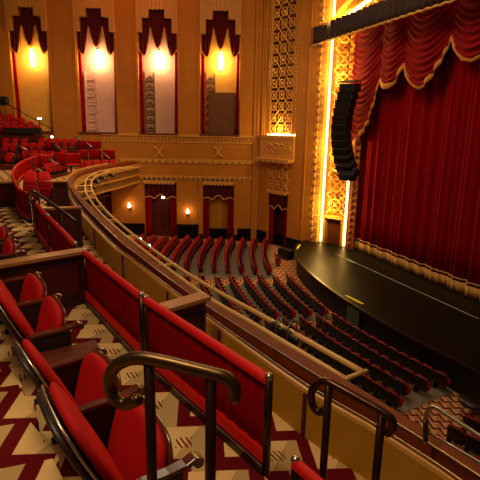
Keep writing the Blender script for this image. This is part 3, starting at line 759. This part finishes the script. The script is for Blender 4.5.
# ---- loge armchairs
ANG = math.radians(15.2)
U = Vector((math.cos(ANG), math.sin(ANG), 0))                          # chairs face this way
V = Vector((-math.sin(ANG), math.cos(ANG), 0))
def loge_chair(name, label, w, loc, rz, arms=(1,), group=None, seat_up=True, sc_=1.0):
    """local frame: x forward, y left, z up; width w between arm centres"""
    t = thing(name, label, 'chair', loc, group, rz, local=True)
    S = sc_
    rec = math.radians(26)
    ax = Vector((math.cos(rec), 0, math.sin(rec))); az = Vector((-math.sin(rec), 0, math.cos(rec))); ay = Vector((0, 1, 0))
    c = Vector((-.27, 0, .70))*S
    m = MB(); m.cushion(c+ax*.035*S, ax, ay, az, .062*S, (w-.13), .76*S, 16, 2.7); bk = obj('backrest', m, 'cushion', t, smooth=True)
    m = MB(); m.cushion(c-ax*.045*S, -ax, ay, az, .05*S, (w-.11), .78*S, 16, 2.7); sh = obj('back_shell', m, 'shell', t, smooth=True)
    m = MB(); n = 32; m.tube([c-ax*.012*S + ay*(math.copysign(abs(math.cos(2*PI*k/n))**(2/2.7), math.cos(2*PI*k/n))*(w-.108)/2) + az*(math.copysign(abs(math.sin(2*PI*k/n))**(2/2.7), math.sin(2*PI*k/n))*.39*S) for k in range(n)], .009*S, 6, closed=True)
    obj('metal_rim', m, 'rim', sh, smooth=True)
    # seat (folded up): cushioned side towards the back
    tl = math.radians(14)
    bx = Vector((-math.cos(tl), 0, math.sin(tl))) if seat_up else Vector((.1, 0, .99))
    bz = Vector((math.sin(tl), 0, math.cos(tl))) if seat_up else Vector((.99, 0, -.1))
    cs = Vector((.03, 0, .50))*S if seat_up else Vector((.08, 0, .42))*S
    m = MB(); m.cushion(cs, bx, ay, bz, .08*S, (w-.07), .62*S, 14, 3.3, .05); st = obj('seat', m, 'cushion', t, smooth=True)
    m = MB(); m.cushion(cs-bx*.05*S, -bx, ay, bz, .03*S, (w-.05), .64*S, 14, 3.3, .05); obj('seat_pan', m, 'wood', st, smooth=True, label='brown wooden seat pan')
    for sd in arms:
        y = sd*w/2
        m = MB()
        prof = [(-.20, .655), (-.08, .665), (.06, .668), (.16, .68), (.215, .70), (.245, .69), (.25, .655), (.225, .63)]
        secs = []
        for i, (x, z) in enumerate(prof):
            hw = (.03 if i == 0 else .036)*S; hh = .016 if i < 4 else .022
            secs.append([(x*S, y-hw, (z+hh)*S), (x*S, y+hw, (z+hh)*S), (x*S, y+hw*.9, (z-hh)*S), (x*S, y-hw*.9, (z-hh)*S)])
        m.sweep(secs[:6]); m.tube([(.24*S, y-.038*S, .68*S), (.24*S, y+.038*S, .68*S)], .032*S, 12); obj('armrest', m, 'wood', t, bevel=.006, label='polished brown armrest')
        m = MB(); m.box((-.02*S, y, .33*S), (.34*S, .045*S, .64*S)); m.box((.0, y, .02*S), (.42*S, .06*S, .04*S)); obj('side_panel', m, 'shell', t, bevel=.01)
    return t
arm = [Vector((x, y, 0)) for x, y in ((-.40, 6.2), (-.16, 5.31), (.03, 4.44), (.19, 3.81), (.40, 3.13), (.59, 2.29))]
offs = U*.24
names = ['loge chair nearest the brown-capped partition', 'second loge chair from the brown-capped partition', None, 'loge chair just past the wooden table towards the camera', 'nearest loge chair, beside the curled end of the bent handrail']
for i in range(5):
    a, b = arm[i]-offs, arm[i+1]-offs; c = (a+b)/2; w = (a-b).length; d = (a-b).normalized(); rz = math.atan2(d.y, d.x)-PI/2
    if i == 2:
        t = thing('arm_table', 'brown wooden table top between two armrests in the loge row', 'table', (c.x, c.y, -2.5), None, rz, local=True)
        m = MB(); m.box((.08, 0, .50), (.52, w-.10, .05)); obj('table_top', m, 'wood', t, bevel=.01)
        m = MB(); m.box((.0, 0, .245), (.3, .12, .46)); m.box((0, 0, .02), (.36, .3, .04)); obj('pedestal', m, 'shell', t)
        m = MB(); m.box((.33, 0, .47), (.03, w-.12, .12)); obj('apron_board', m, 'maroon', t)
        continue
    loge_chair('theatre_chair', 'red velvet %s' % names[i], w, (c.x, c.y, -2.5), rz, (1, -1) if i in (1, 4) else (1,), 'red loge chairs of the nearest row')
# extra first chair farther than arm 1
c = arm[0]-offs+V*-.0
# second-box chairs beyond the partition
k = 0
for (px, py, wd) in ((2, 236, 'farther'), (9, 250, 'nearer')):
    p = at_z(px+3, py, -1.85); k += 1
    loge_chair('theatre_chair', 'red chair, %s of the pair beyond the long brown-capped partition' % wd, .8, (p.x-.12, p.y, -2.5), math.radians(12), (1, -1), 'red chairs beyond the long partition')

# ---- stepped platform behind the nearest row, carpeted, at the left
steps = [((-.66, 5.0), (-.51, 4.36), -2.38), ((-.50, 4.37), (-.33, 3.60), -2.30), ((-.35, 3.61), (-.165, 2.98), -2.22), ((-.17, 2.99), (.06, 2.0), -2.14)]
m = MB()
for (p, q, z) in steps:
    # tread with rounded nosing corner towards the camera
    r = .12; a = Vector((p[0]+.02, p[1])); b = Vector((q[0], q[1])); pts = [(-3, a.y), (a.x-.05, a.y)]
    for k in range(7):
        an = k/6*PI/2; pts.append((b.x-r+r*math.cos(an) if k else b.x, b.y+r-r*math.sin(an)))
    pts.append((-3, b.y))
    m.prism(pts, -2.5, z)
m.prism([(-3, 2.05), (.06, 2.05), (.2, .6), (-3, .6)], -2.5, -2.12)
struct('floor_rear_steps', m, 'carpet')

# ---- near handrails
def handrail(name, path, r, posts, rp, zb, label, group, mt='bronze', mp='darkmetal'):
    t = thing(name, label, 'handrail', (path[len(path)//2][0], path[len(path)//2][1], zb), group)
    m = MB(); P = catmull(path, 8); m.tube(P, r, 16)
    for e in (P[0], P[-1]): m.lathe((e.x, e.y, e.z-r*.9), [(r*.4, 0), (r*.95, r*.5), (r*1.0, r), (r*.8, r*1.5), (r*.3, r*1.85)], 12)
    obj('rail', m, mt, t, smooth=True)
    for (x, y, z) in posts:
        m = MB(); m.tube([(x, y, zb), (x, y, z)], rp, 14); po = obj('post', m, mp, t, smooth=True)
        m = MB(); m.lathe((x, y, zb), [(rp*2, 0), (rp*2, .015), (rp*1.2, .03)], 14); obj('base_flange', m, mp, po)
    return t
# first bent rail : lies in a vertical plane; unproject its outline
n1 = Vector((.45, .89, 0)); c1 = at_z(150, 358, -1.05)
def onp(px, py, p0, n): return tuple(on_plane(px, py, p0, n))
p0 = c1; dr = (at_z(215, 373, -1.075)-c1).normalized(); nn = Vector((dr.y, -dr.x, 0))
rail1 = [onp(px, py, p0, nn) for px, py in ((137, 400), (124, 404), (113, 396), (109, 382), (114, 368), (127, 360), (142, 358), (165, 362), (190, 368), (212, 373.5), (226, 378), (233, 385), (234.5, 397))]
q1 = onp(149, 362, p0, nn); q2 = onp(211, 375, p0, nn)
handrail('handrail', rail1, .0315, [q1, q2], .026, -2.5, 'nearest bent bronze handrail with a curled left end on two posts', 'bronze handrails at the aisle steps')
c2 = at_z(327, 381, -1.6); dr = (at_z(390, 417, -1.68)-c2).normalized(); nn = Vector((dr.y, -dr.x, 0))
rail2 = [onp(px, py, c2, nn) for px, py in ((326, 409), (319, 412), (312.5, 405), (311.5, 393), (317, 384), (326, 381.5), (340, 388), (365, 402), (384, 413), (391, 419), (393, 427), (388, 433))]
q1 = onp(329, 384, c2, nn); q2 = onp(382, 413, c2, nn)
handrail('handrail', rail2, .027, [q1, q2], .026, -2.9, 'dark bronze handrail with a curled end in front of the ochre parapet', 'bronze handrails at the aisle steps', 'darkmetal')
# steel guard rail on the balcony front, bottom right
c3 = at_z(432, 407, -1.95); dr = (at_z(480, 436, -1.95)-c3).normalized(); nn = Vector((dr.y, -dr.x, 0))
t = thing('guard_rail', 'steel two-bar guard rail on the balcony front at the bottom right', 'guard rail', onp(425, 440, c3, nn))
m = MB(); P = catmull([onp(px, py, c3, nn) for px, py in ((425.5, 443), (425.5, 428), (426, 415), (430, 408.5), (437, 408.5), (455, 420), (480, 436), (500, 449), (530, 469))], 8); m.tube(P, .015, 12); obj('top_bar', m, 'steel', t, smooth=True)
m = MB(); m.tube([onp(px, py, c3, nn) for px, py in ((426, 431), (455, 448), (480, 462.5), (530, 492))], .011, 10); obj('middle_bar', m, 'steel', t, smooth=True)
m = MB(); m.tube([onp(425.5, 441, c3, nn), onp(425.5, 419, c3, nn)], .018, 12); obj('end_post', m, 'darkmetal', t, smooth=True)

# ---- spotlight pipes outside the balcony front
def pipe_path(pts, z): return [Vector((x, y, z)) for x, y in pts]
PO = [(2.84, 3.92), (2.45, 5.53), (2.06, 7.08), (1.72, 8.86), (1.23, 12.66), (.95, 16.4), (.91, 20.6), (1.2, 24.4), (1.95, 27.4), (3.1, 29.6), (4.4, 31.0)]
PI_ = [(2.58, 3.86), (2.18, 5.5), (1.82, 7.0), (1.28, 10.6), (.86, 14.4), (.65, 18.4), (.69, 21.3), (.95, 24.8), (1.65, 27.9), (2.7, 30.1), (3.9, 31.4)]
oz, iz = -2.5, -2.5
PoC = resample(catmull(pipe_path(PO, oz), 8), 120); PiC = resample(catmull(pipe_path(PI_, iz), 8), 120)
t = thing('lighting_pipe_rack', 'pair of cream lighting pipes following the outside of the curved balcony front', 'pipe rack', tuple(PoC[40]))
m = MB(); m.tube(PoC, .034, 10); obj('outer_pipe', m, 'pipe', t, smooth=True)
m = MB(); m.tube(PiC, .034, 10); obj('inner_pipe', m, 'pipe', t, smooth=True)
for k in (0, 20, 31, 40, 50, 58, 66, 74, 84, 94, 104):
    a = PiC[k]; b = min(PoC, key=lambda q: (q-a).length); d = (b-a).normalized()
    m = MB(); m.tube([a-d*(.05 if k == 0 else .34), b+d*.06], .024, 8); obj('cross_bar', m, 'pipe', t, smooth=True)
    if k:
        m = MB(); e = a-d*.36; m.tube([a+Vector((0, 0, .02)), a+Vector((0, 0, -.1)), e+Vector((0, 0, -.3))], .03, 6); obj('clamp', m, 'blackgloss', t)
# spotlights hung from the pipes
def spotlight(p, aim, label, r=.11, L=.34, lit=True):
    p = Vector(p); aim = Vector(aim).normalized(); t = thing('spotlight', label, 'spotlight', tuple(p), 'spotlights on the balcony pipes')
    c = p+Vector((0, 0, -.22))
    m = MB(); m.tube([c-aim*L*.6, c-aim*L*.45, c, c+aim*L*.3, c+aim*L*.5], [r*.5, r*.8, r, r*.9, r*1.1], 12); obj('housing', m, 'blackgloss', t, smooth=True)
    s_ = aim.cross(Vector((0, 0, 1))).normalized()
    m = MB(); m.tube([c+s_*r*1.15, c+s_*r*1.15+Vector((0, 0, .16)), p, c-s_*r*1.15+Vector((0, 0, .16)), c-s_*r*1.15], .014, 6); obj('yoke', m, 'steel', t)
    m = MB(); m.tube([c+aim*L*.5, c+aim*(L*.53)], r*.85, 12); obj('lens', m, 'rim' if not lit else 'spotglow', t, smooth=True)
for (k, wd, lit) in ((50, 'at the lower end of the balcony curve', False), (60, 'second along the balcony curve', False), (82, 'on the far part of the curve', False), (91, 'on the far side beyond the bend', False), (98, 'nearly at the side wall', False), (105, 'hard against the side wall end of the balcony', False)):
    p = PoC[k]; spotlight((p.x, p.y, p.z-.02), (.75, -.6, -.15), 'small black spotlight %s' % wd, lit=lit)
for (qx, qy), wd in (((291, 341), 'nearer the cut end of the pipes'), ((279, 331), 'farther from the cut end of the pipes')):
    p = min(PoC, key=lambda q: abs(project(q)[0]-qx)+abs(project(q)[1]-qy+5)); spotlight((p.x, p.y, p.z+.16), (.5, -.8, -.3), 'black round-bodied spotlight %s' % wd, r=.09, L=.26, lit=False)
for (qx, qy), wd in (((137, 235), 'brighter glowing lamp between the pipes, left'), ((148, 243), 'glowing lamp between the pipes, right')):
    p = min(PoC, key=lambda q: abs(project(q)[0]-qx+2)+abs(project(q)[1]-qy)); t = thing('work_lamp', 'small %s above the orchestra seats' % wd, 'lamp', (p.x+.12, p.y, p.z-.1), 'glowing lamps on the pipes')
    m = MB(); m.lathe((p.x+.12, p.y, p.z-.12), [(.01, 0), (.025, .015), (.035, .035), (.025, .06), (.01, .07)], 10); obj('bulb', m, 'spotglow', t, smooth=True)
    m = MB(); m.tube([(p.x, p.y, p.z), (p.x+.12, p.y, p.z-.02)], .02, 6); obj('arm', m, 'blackgloss', t)

# ================================================================== ORCHESTRA SEATS
def seat_proto(name, cloth, wood='shell', w=.45, hgt=.66):
    t = thing(name, '', 'chair', (0, 0, 0), None, 0, local=True)
    rec = math.radians(12); ax = Vector((math.cos(rec), 0, math.sin(rec))); az = Vector((-math.sin(rec), 0, math.cos(rec))); ay = Vector((0, 1, 0))
    c = Vector((-.13, 0, hgt-.24))
    m = MB(); m.cushion(c+ax*.025+az*.012, ax, ay, az, .075, w, .47, 8, 4); obj('backrest', m, cloth, t, smooth=True)
    m = MB(); m.cushion(c-ax*.02, -ax, ay, az, .05, w+.01, .48, 8, 4.5); obj('back_shell', m, wood, t, smooth=True)
    m = MB(); m.cushion((.07, 0, .30), (-.97, 0, .24), ay, (.24, 0, .97), .07, w-.06, .32, 7, 3); obj('seat', m, cloth, t, smooth=True)
    m = MB(); m.box((-.0, w/2, .22), (.24, .03, .44)); m.box((.02, w/2, .455), (.28, .05, .03)); obj('side_standard', m, 'black', t)
    return t
def visible(p):
    x, y = project(p)
    if not (-6 < x < 500 and -6 < y < 500): return False
    lim = [(110, 205), (130, 226), (167, 262), (210, 292), (270, 332), (363, 385), (480, 452), (520, 470)]
    for (x0, y0), (x1, y1) in zip(lim, lim[1:]):
        if x0 <= x <= x1: return y < y0+(y1-y0)*(x-x0)/(x1-x0)+6
    return False
proto = seat_proto('orchestra_chair', 'cushion_far'); used = [False]; count = 0
def put(x0, th, label, group):
    global count
    r = CX-x0; p = polar(r, th); z = fz(p.x)+.015
    if not visible((p.x, p.y, z+.6)): return
    rz = math.atan2(CY-p.y, CX-p.x)
    if not used[0]:
        proto.location = (p.x, p.y, z); proto.rotation_euler = (0, 0, rz); proto['label'] = label; proto['group'] = group; used[0] = True
    else: dup(proto, (p.x, p.y, z), rz, label, group)
    count += 1
rows = [9.97-.745*k for k in range(0, 13)]
for ri, x0 in enumerate(rows):
    r = CX-x0; st = .475/r
    # far block
    if ri == 0: a0, a1 = .318, .37
    else: a0, a1 = .248+.003*ri, .505-.003*ri
    n = int((a1-a0)/st)
    for k in range(n+1):
        put(x0, a0+k*st, 'red seat, %s from near aisle, %s row from stage, far block' % (ORD[k+1], ORD[ri+1]), 'far block of orchestra seats')
    n = int((.195-.022)/st) if ri < 9 else -1
    for k in range(n+1):
        put(x0, .022+k*st, 'red seat, %s from near aisle, %s row from stage, middle block' % (ORD[k+1], ORD[ri+1]), 'middle block of orchestra seats')
    if ri < 6:
        n = int((.2265-.022)/st)
        for k in range(n+1):
            put(x0, -.022-k*st, 'dark seat, %s from far aisle, %s row from stage, near block' % (ORD[k+1], ORD[ri+1]), 'near block of orchestra seats')
    if 2 <= ri < 9:
        for k in range(5):
            put(x0, -.292-k*st, 'dark seat, %s from aisle, %s row, block behind steel guard rail' % (ORD[k+1], ORD[ri+1]), 'orchestra seats behind the guard rail')
print('orchestra chairs', count)
# dark objects on the orchestra floor
def stool(p, label, r=.42):
    t = thing('round_stool', label, 'stool', tuple(p))
    m = MB(); m.lathe(tuple(p+Vector((0, 0, .40))), [(r*.9, 0), (r, .03), (r, .09), (r*.85, .13), (r*.3, .14)], 24); obj('padded_seat', m, 'blackgloss', t, smooth=True)
    m = MB()
    for k in range(4):
        a = k*PI/2+.4; m.tube([p+Vector((r*.8*math.cos(a), r*.8*math.sin(a), 0)), p+Vector((r*.4*math.cos(a), r*.4*math.sin(a), .4))], .02, 6)
    obj('leg_frame', m, 'steel', t)
p = at_z(474, 409, -7.6); p.z = -7.84; stool(p, 'round black padded stool on the patterned carpet at the right edge')
p = at_z(286, 253, -7.5); p.z = -7.84
t = thing('floor_loudspeaker', 'black loudspeaker box on the carpet beside the far corner of the stage', 'loudspeaker', tuple(p))
m = MB(); m.box(p+Vector((0, 0, .3)), (.5, 1.0, .6), rz=.3); cbx = obj('cabinet', m, 'black', t, bevel=.02)
m = MB(); m.box(p+Vector((-.27, -.1, .3)), (.02, .8, .5), rz=.3); obj('grille', m, 'blackgloss', cbx)

# ================================================================== FAR SIDE OF THE BALCONY
fp = seat_proto('balcony_chair', 'cushion', 'shell', .47, .66); fused = [False]
FACE = math.atan2(-HV.y, -HV.x)
def putf(p, rz, label, group):
    if not fused[0]:
        fp.location = p; fp.rotation_euler = (0, 0, rz); fp['label'] = label; fp['group'] = group; fused[0] = True
    else: dup(fp, p, rz, label, group)
def row(px0, y0, d0, px1, y1, d1, words, group, skip=(), zmin=None, th=.46):
    """a straight row of seats whose tops run between two sighted points at depths d0,d1 (metres ahead)"""
    a = on_plane(px0, y0, HV*d0, HV); b = on_plane(px1, y1, HV*d1, HV); L = Vector((b.x-a.x, b.y-a.y, 0)).length; n = max(1, int(L/.48)); out = []
    u = Vector((b.x-a.x, b.y-a.y, 0)).normalized(); rz = math.atan2(u.y, u.x)-PI/2
    zt = min(a.z, b.z)
    for k in range(n):
        if k in skip: continue
        q = a.lerp(b, (k+.5)/n); putf((q.x, q.y, zt-.66), rz, 'red seat, %s from the left in the %s' % (ORD[k+1], words), group); out.append(q)
    # tier slab carrying the row
    nn = Vector((-u.y, u.x, 0)); c = (a+b)/2
    m = MB(); m.box((c.x+nn.x*.12, c.y+nn.y*.12, (zt-.66-.15)), (L+.1, .82, .3), rz=math.atan2(u.y, u.x)); struct('floor_far_tier', m, 'maroon')
    return out
row(76, 160, 30.6, 117, 160, 32.3, 'row behind the far balcony front', 'far balcony front row')
row(47, 164, 26.5, 64, 160, 29.0, 'short row left of the far front row', 'far balcony short row')
row(0, 151, 27, 17, 153, 27, 'lower left row behind curved divider', 'lower left balcony row')
row(1, 141.5, 29.5, 17, 143, 29.5, 'left pair block above the curved divider', 'left balcony block')
row(20, 149, 29.8, 54, 151, 29.8, 'row directly above the curved divider', 'row above the curved divider')
row(20, 142, 30.7, 43, 143, 30.7, 'short upper row over the curved divider', 'short upper balcony row')
row(56, 148, 31.0, 69, 149, 31.0, 'pair left of the dark panels', 'pair by the dark red panels')
row(0, 137.5, 31.6, 28, 138.5, 31.6, 'upper left row under the raised block', 'upper left balcony row')
row(37, 137, 31.6, 76, 139, 31.6, 'upper row under the golden niche', 'upper balcony row under the golden niche')
row(0, 129.5, 32.3, 24, 130.5, 32.3, 'top row left of the small glowing lamp', 'top balcony row')
for k, (y, pxe, d) in enumerate(((124.5, 40, 32.2), (120.5, 33, 32.5), (116.5, 24, 32.8), (112.5, 14, 33.1))):
    row(-6, y, d, pxe, y+1.0, d, 'raised block, row %s up' % ORD[k+1], 'raised seat block at the far left')
# chairs beyond the curled handrail
p_ = [(-1.1, 16.0), (-1.2, 17.4), (-.72, 17.2), (-1.32, 19.3), (-.82, 19.1), (-1.40, 21.0), (-.90, 20.8)]
wds = ['nearest', 'second-row left', 'second-row right', 'third-row left', 'third-row right', 'farthest left', 'farthest right']
for (px, py), wd in zip(p_, wds):
    putf((px, py, -2.5), FACE+.25, 'red seat, %s of the cluster inside the curved divider' % wd, 'cluster of seats by the curved divider')
# low frontal panels (red cloth modesty panels) on the far side
def mod_panel(px0, px1, y0, y1, d, label, mt='drape'):
    a = on_plane(px0, y0, HV*d, HV); b = on_plane(px1, y1, HV*d, HV); c = (a+b)/2
    t = thing('modesty_panel', label, 'panel', (c.x, c.y, b.z), 'red modesty panels on the far side of the balcony')
    L = abs((b-a).dot(WV)); rz = math.atan2(WV.y, WV.x)
    m = MB(); m.sheet(lambda u, v: Vector((c.x, c.y, 0))+WV*(L*(u-.5))-HV*(.01*math.sin(u*L*28))+Vector((0, 0, b.z+(a.z-b.z)*v)), int(L*40), 2, HV*.03); obj('pleated_cloth', m, mt, t, smooth=True)
    m = MB(); m.tube([Vector((c.x, c.y, a.z))-WV*L/2, Vector((c.x, c.y, a.z))+WV*L/2], .035, 8); obj('top_rail', m, 'velvet_roll', t, smooth=True)
    for s_ in (-1, 1):
        m = MB(); q = Vector((c.x, c.y, 0))+WV*(s_*L/2); m.tube([(q.x, q.y, b.z), (q.x, q.y, a.z+.02)], .025, 6); obj('post', m, 'darkmetal', t)
mod_panel(70, 88, 150.5, 159.5, 32.0, 'dark red panel above the far balcony front row, left one')
mod_panel(89, 101, 150, 159.5, 32.2, 'dark red panel above the far balcony front row, middle one')
mod_panel(103, 115, 150, 159.5, 32.4, 'dark red panel above the far balcony front row, right one')
mod_panel(77, 101, 141, 148.5, 33.0, 'long dark red panel below the second niche')
mod_panel(28, 41, 155, 169, 27.0, 'bright red panel just inside the curved divider')
mod_panel(55, 66, 153, 166, 28.5, 'narrow bright red panel near the thin slanting rails')
mod_panel(44, 56, 142, 149, 31.0, 'short red panel beside the upper balcony row')
# tier mass under the far seats so that no row floats
m = MB()
def tier(px0, px1, d0, d1, z):
    a = (px0-240)/F*d0; b = (px1-240)/F*d1
    m.fbox(lambda s, d, zz: WV*s+HV*d+Vector((0, 0, zz)), a, b, d0, d1+.6, -2.9, z)
tier(-14, 60, 30.2, 33, -2.05); tier(-14, 78, 31.3, 33, -1.45); tier(-14, 62, 32.0, 33, -1.1); tier(-14, 42, 32.1, 33, -.62)
struct('floor_far_steps', m, 'maroon')
# raised-block fascia
a = on_plane(4, 127.5, HV*31.9, HV); b = on_plane(42, 134, HV*31.9, HV); c = (a+b)/2
t = thing('block_fascia', 'black slatted front of the raised seat block at the far left', 'fascia', (c.x, c.y, b.z))
L = abs((b-a).dot(WV)); rz = math.atan2(WV.y, WV.x)
m = MB(); m.box((c.x, c.y, c.z), (L, .1, a.z-b.z), rz=rz); obj('board', m, 'black', t)
m = MB()
for k in range(12): q = c+WV*(L*((k+.5)/12-.5))-HV*.07; m.box(q, (.06, .04, (a.z-b.z)*.9), rz=rz)
obj('slats', m, 'shell', t)
# thin slanting handrails on the far side
sl = [((0, 100), (52, 129), 31.7, 'long dark stair rail descending past the golden niche', 'darkmetal'), ((15, 144), (27, 150), 29.2, 'short bright rail at the left above the curved divider', 'steel'), ((41, 154), (59, 165), 28.2, 'bright rail crossing the narrow red panel', 'steel'), ((24, 162), (51, 176), 26, 'long rail slanting over the curved divider', 'steel'),
      ((69, 151), (81, 159.5), 31.5, 'bright rail before the left dark red panel', 'steel'), ((100, 150), (110, 158.5), 32, 'bright rail before the right dark red panel', 'steel'), ((52, 143), (60, 148), 31, 'tiny bright rail by the upper balcony row', 'steel'), ((86, 142), (92, 147), 32.5, 'tiny bright rail before the long dark red panel', 'steel'), ((75, 136), (80, 139), 32.8, 'tiny bright rail at the right end of the upper row', 'steel')]
for (p0, p1, d, wd, mt) in sl:
    a = on_plane(*p0, HV*d, HV); b = on_plane(*p1, HV*(d-.2), HV)
    t = thing('stair_rail', wd, 'handrail', (a.x, a.y, b.z-.6), 'thin rails on the far balcony stairs')
    m = MB(); r = .035 if mt == 'steel' else .03; m.tube([a, b], r, 8); obj('rail', m, mt, t, smooth=True)
    for q in (a.lerp(b, .08), a.lerp(b, .92)):
        m = MB(); m.tube([(q.x, q.y, b.z-.6), q], r*.7, 6); obj('post', m, 'darkmetal', t)
    if mt != 'steel':
        for kk in (.25, .5, .75):
            q = a.lerp(b, kk); m = MB(); m.tube([(q.x, q.y, q.z-.9), q], .02, 6); obj('post', m, 'darkmetal', t)
# curled dark handrail over the divider
c4 = at_z(34, 194, -1.5); e4 = at_z(75, 222, -1.72); dr = (e4-c4); nn = Vector((dr.y, -dr.x, 0))
P = [onp(px, py, c4, nn) for px, py in ((33.5, 201), (29.5, 200.5), (28, 196), (30, 192.3), (34, 192), (45, 199), (60, 210), (76, 222))]
t = thing('curled_handrail', 'small dark handrail with a curled top beyond the second carpeted box', 'handrail', (c4.x, c4.y, -2.5))
m = MB(); m.tube(catmull(P, 6), .035, 10); obj('rail', m, 'blackgloss', t, smooth=True)
for q in (P[4], P[6]):
    m = MB(); m.tube([(q[0], q[1], -2.5), q], .025, 8); obj('post', m, 'darkmetal', t)
# small lamps among the far seats
for (px, py, d, wd, mt) in ((52, 137, 30.9, 'small cold white lamp on a rail end in the far balcony', 'spotglow'), (39.5, 118.5, 33.2, 'small warm step light on the golden wall above the stair rail', 'bulb')):
    c = on_plane(px, py, HV*d, HV); t = thing('aisle_lamp', wd, 'lamp', tuple(c-Vector((0, 0, .15))))
    m = MB(); 
    if mt == 'bulb': m.box(c, (.24, .06, .07), rz=rz)
    else: m.lathe(tuple(c-Vector((0, 0, .08))), [(.02, .03), (.05, .05), (.065, .09), (.05, .13), (.02, .15)], 12)
    obj('lens', m, mt, t, smooth=mt != 'bulb')
    m = MB(); m.box(c+HV*.07, (.2, .08, .14), rz=rz); m.tube([c-Vector((0, 0, .8)), c-Vector((0, 0, .08))], .03, 6); obj('housing', m, 'blackgloss', t)
c = on_plane(3, 101, HV*32, HV); o = MB(); o.box(c, (.6, .4, .55), rz=rz); o.box(c-HV*.21, (.5, .04, .42), rz=rz); tag(obj('equipment_box', o, 'black'), 'black equipment box at the top of the dark stair rail', 'box')

# ================================================================== LIGHT
def lamp(kind, name, loc, energy, col, size=None, target=None, **k):
    l = bpy.data.lights.new(name, kind); l.energy = energy; l.color = col
    if kind == 'AREA': l.shape = 'DISK'; l.size = size
    elif size: l.shadow_soft_size = size
    for a, v in k.items(): setattr(l, a, v)
    o = bpy.data.objects.new(name, l); COL.objects.link(o); o.location = loc
    if target is not None: o.rotation_euler = (Vector(target)-Vector(loc)).to_track_quat('-Z', 'Y').to_euler()
    return o
WARM = (1, .80, .50)
for i, (a, b) in enumerate(NICHE):
    p = F1((a+b)/2, -.25, 4.1); lamp('POINT', 'niche_light', p, 72, (1, .64, .32), .2)
for px, py in ((130, 205), (188, 211)):
    s_, z_ = s1(px, py); lamp('POINT', 'sconce_light', F1(s_, -.6, z_+.05), 8, (1, .6, .22), .12)
lamp('AREA', 'auditorium_overhead_fill', (5, 16, 11), 900, WARM, 9, (5, 18, -8))  # unseen overhead area light added for general warm light, no chandelier is modelled
lamp('AREA', 'loge_ceiling_light', (-1.0, 2.2, 3.4), 165, (1, .74, .46), 1.6, (.3, 4.2, -2.5))
lamp('AREA', 'wall_wash', (-2, 22, 8.5), 260, (1, .66, .30), 4, tuple(F1(-6, 0, 1)))
lamp('AREA', 'upper_red_wash', tuple(F1(-7, -5, 11)), 160, (1, .18, .05), 5, tuple(F1(-7, 0, 9)))
lamp('SPOT', 'curtain_spot', (0, 17, 12), 1900, (1, .6, .5), .5, (15.8, 20, -1), spot_size=math.radians(70), spot_blend=.8)
lamp('SPOT', 'far_balcony_spot', (6, 12, 9), 6500, (1, .66, .42), .6, (-1.5, 27, -1.6), spot_size=math.radians(56), spot_blend=.7)
for z in (-4.5, -1, 3, 6):
    p = F3(.42, -.75, z); lamp('POINT', 'cove_fill_lamp', p, 190, (1, .70, .18), .15)
lamp('POINT', 'grille_light', tuple(F2((g0+g1)/2, -.1, gz+.45)), 110, (1, .66, .2), .15)
w = bpy.data.worlds.new('world'); sc.world = w; w.use_nodes = True
w.node_tree.nodes['Background'].inputs[0].default_value = (1, .5, .22, 1); w.node_tree.nodes['Background'].inputs[1].default_value = .045

sc.view_settings.view_transform = 'Standard'; sc.view_settings.look = 'None'; sc.view_settings.gamma = 1; sc.view_settings.exposure = 0
sc.view_settings.use_curve_mapping = False
# ------------------------------------------------------------------ lift everything so the orchestra floor is near z = 0
for o in sc.objects:
    if o.parent is None: o.location.z += H
    if '_org' in o.keys(): del o['_org']
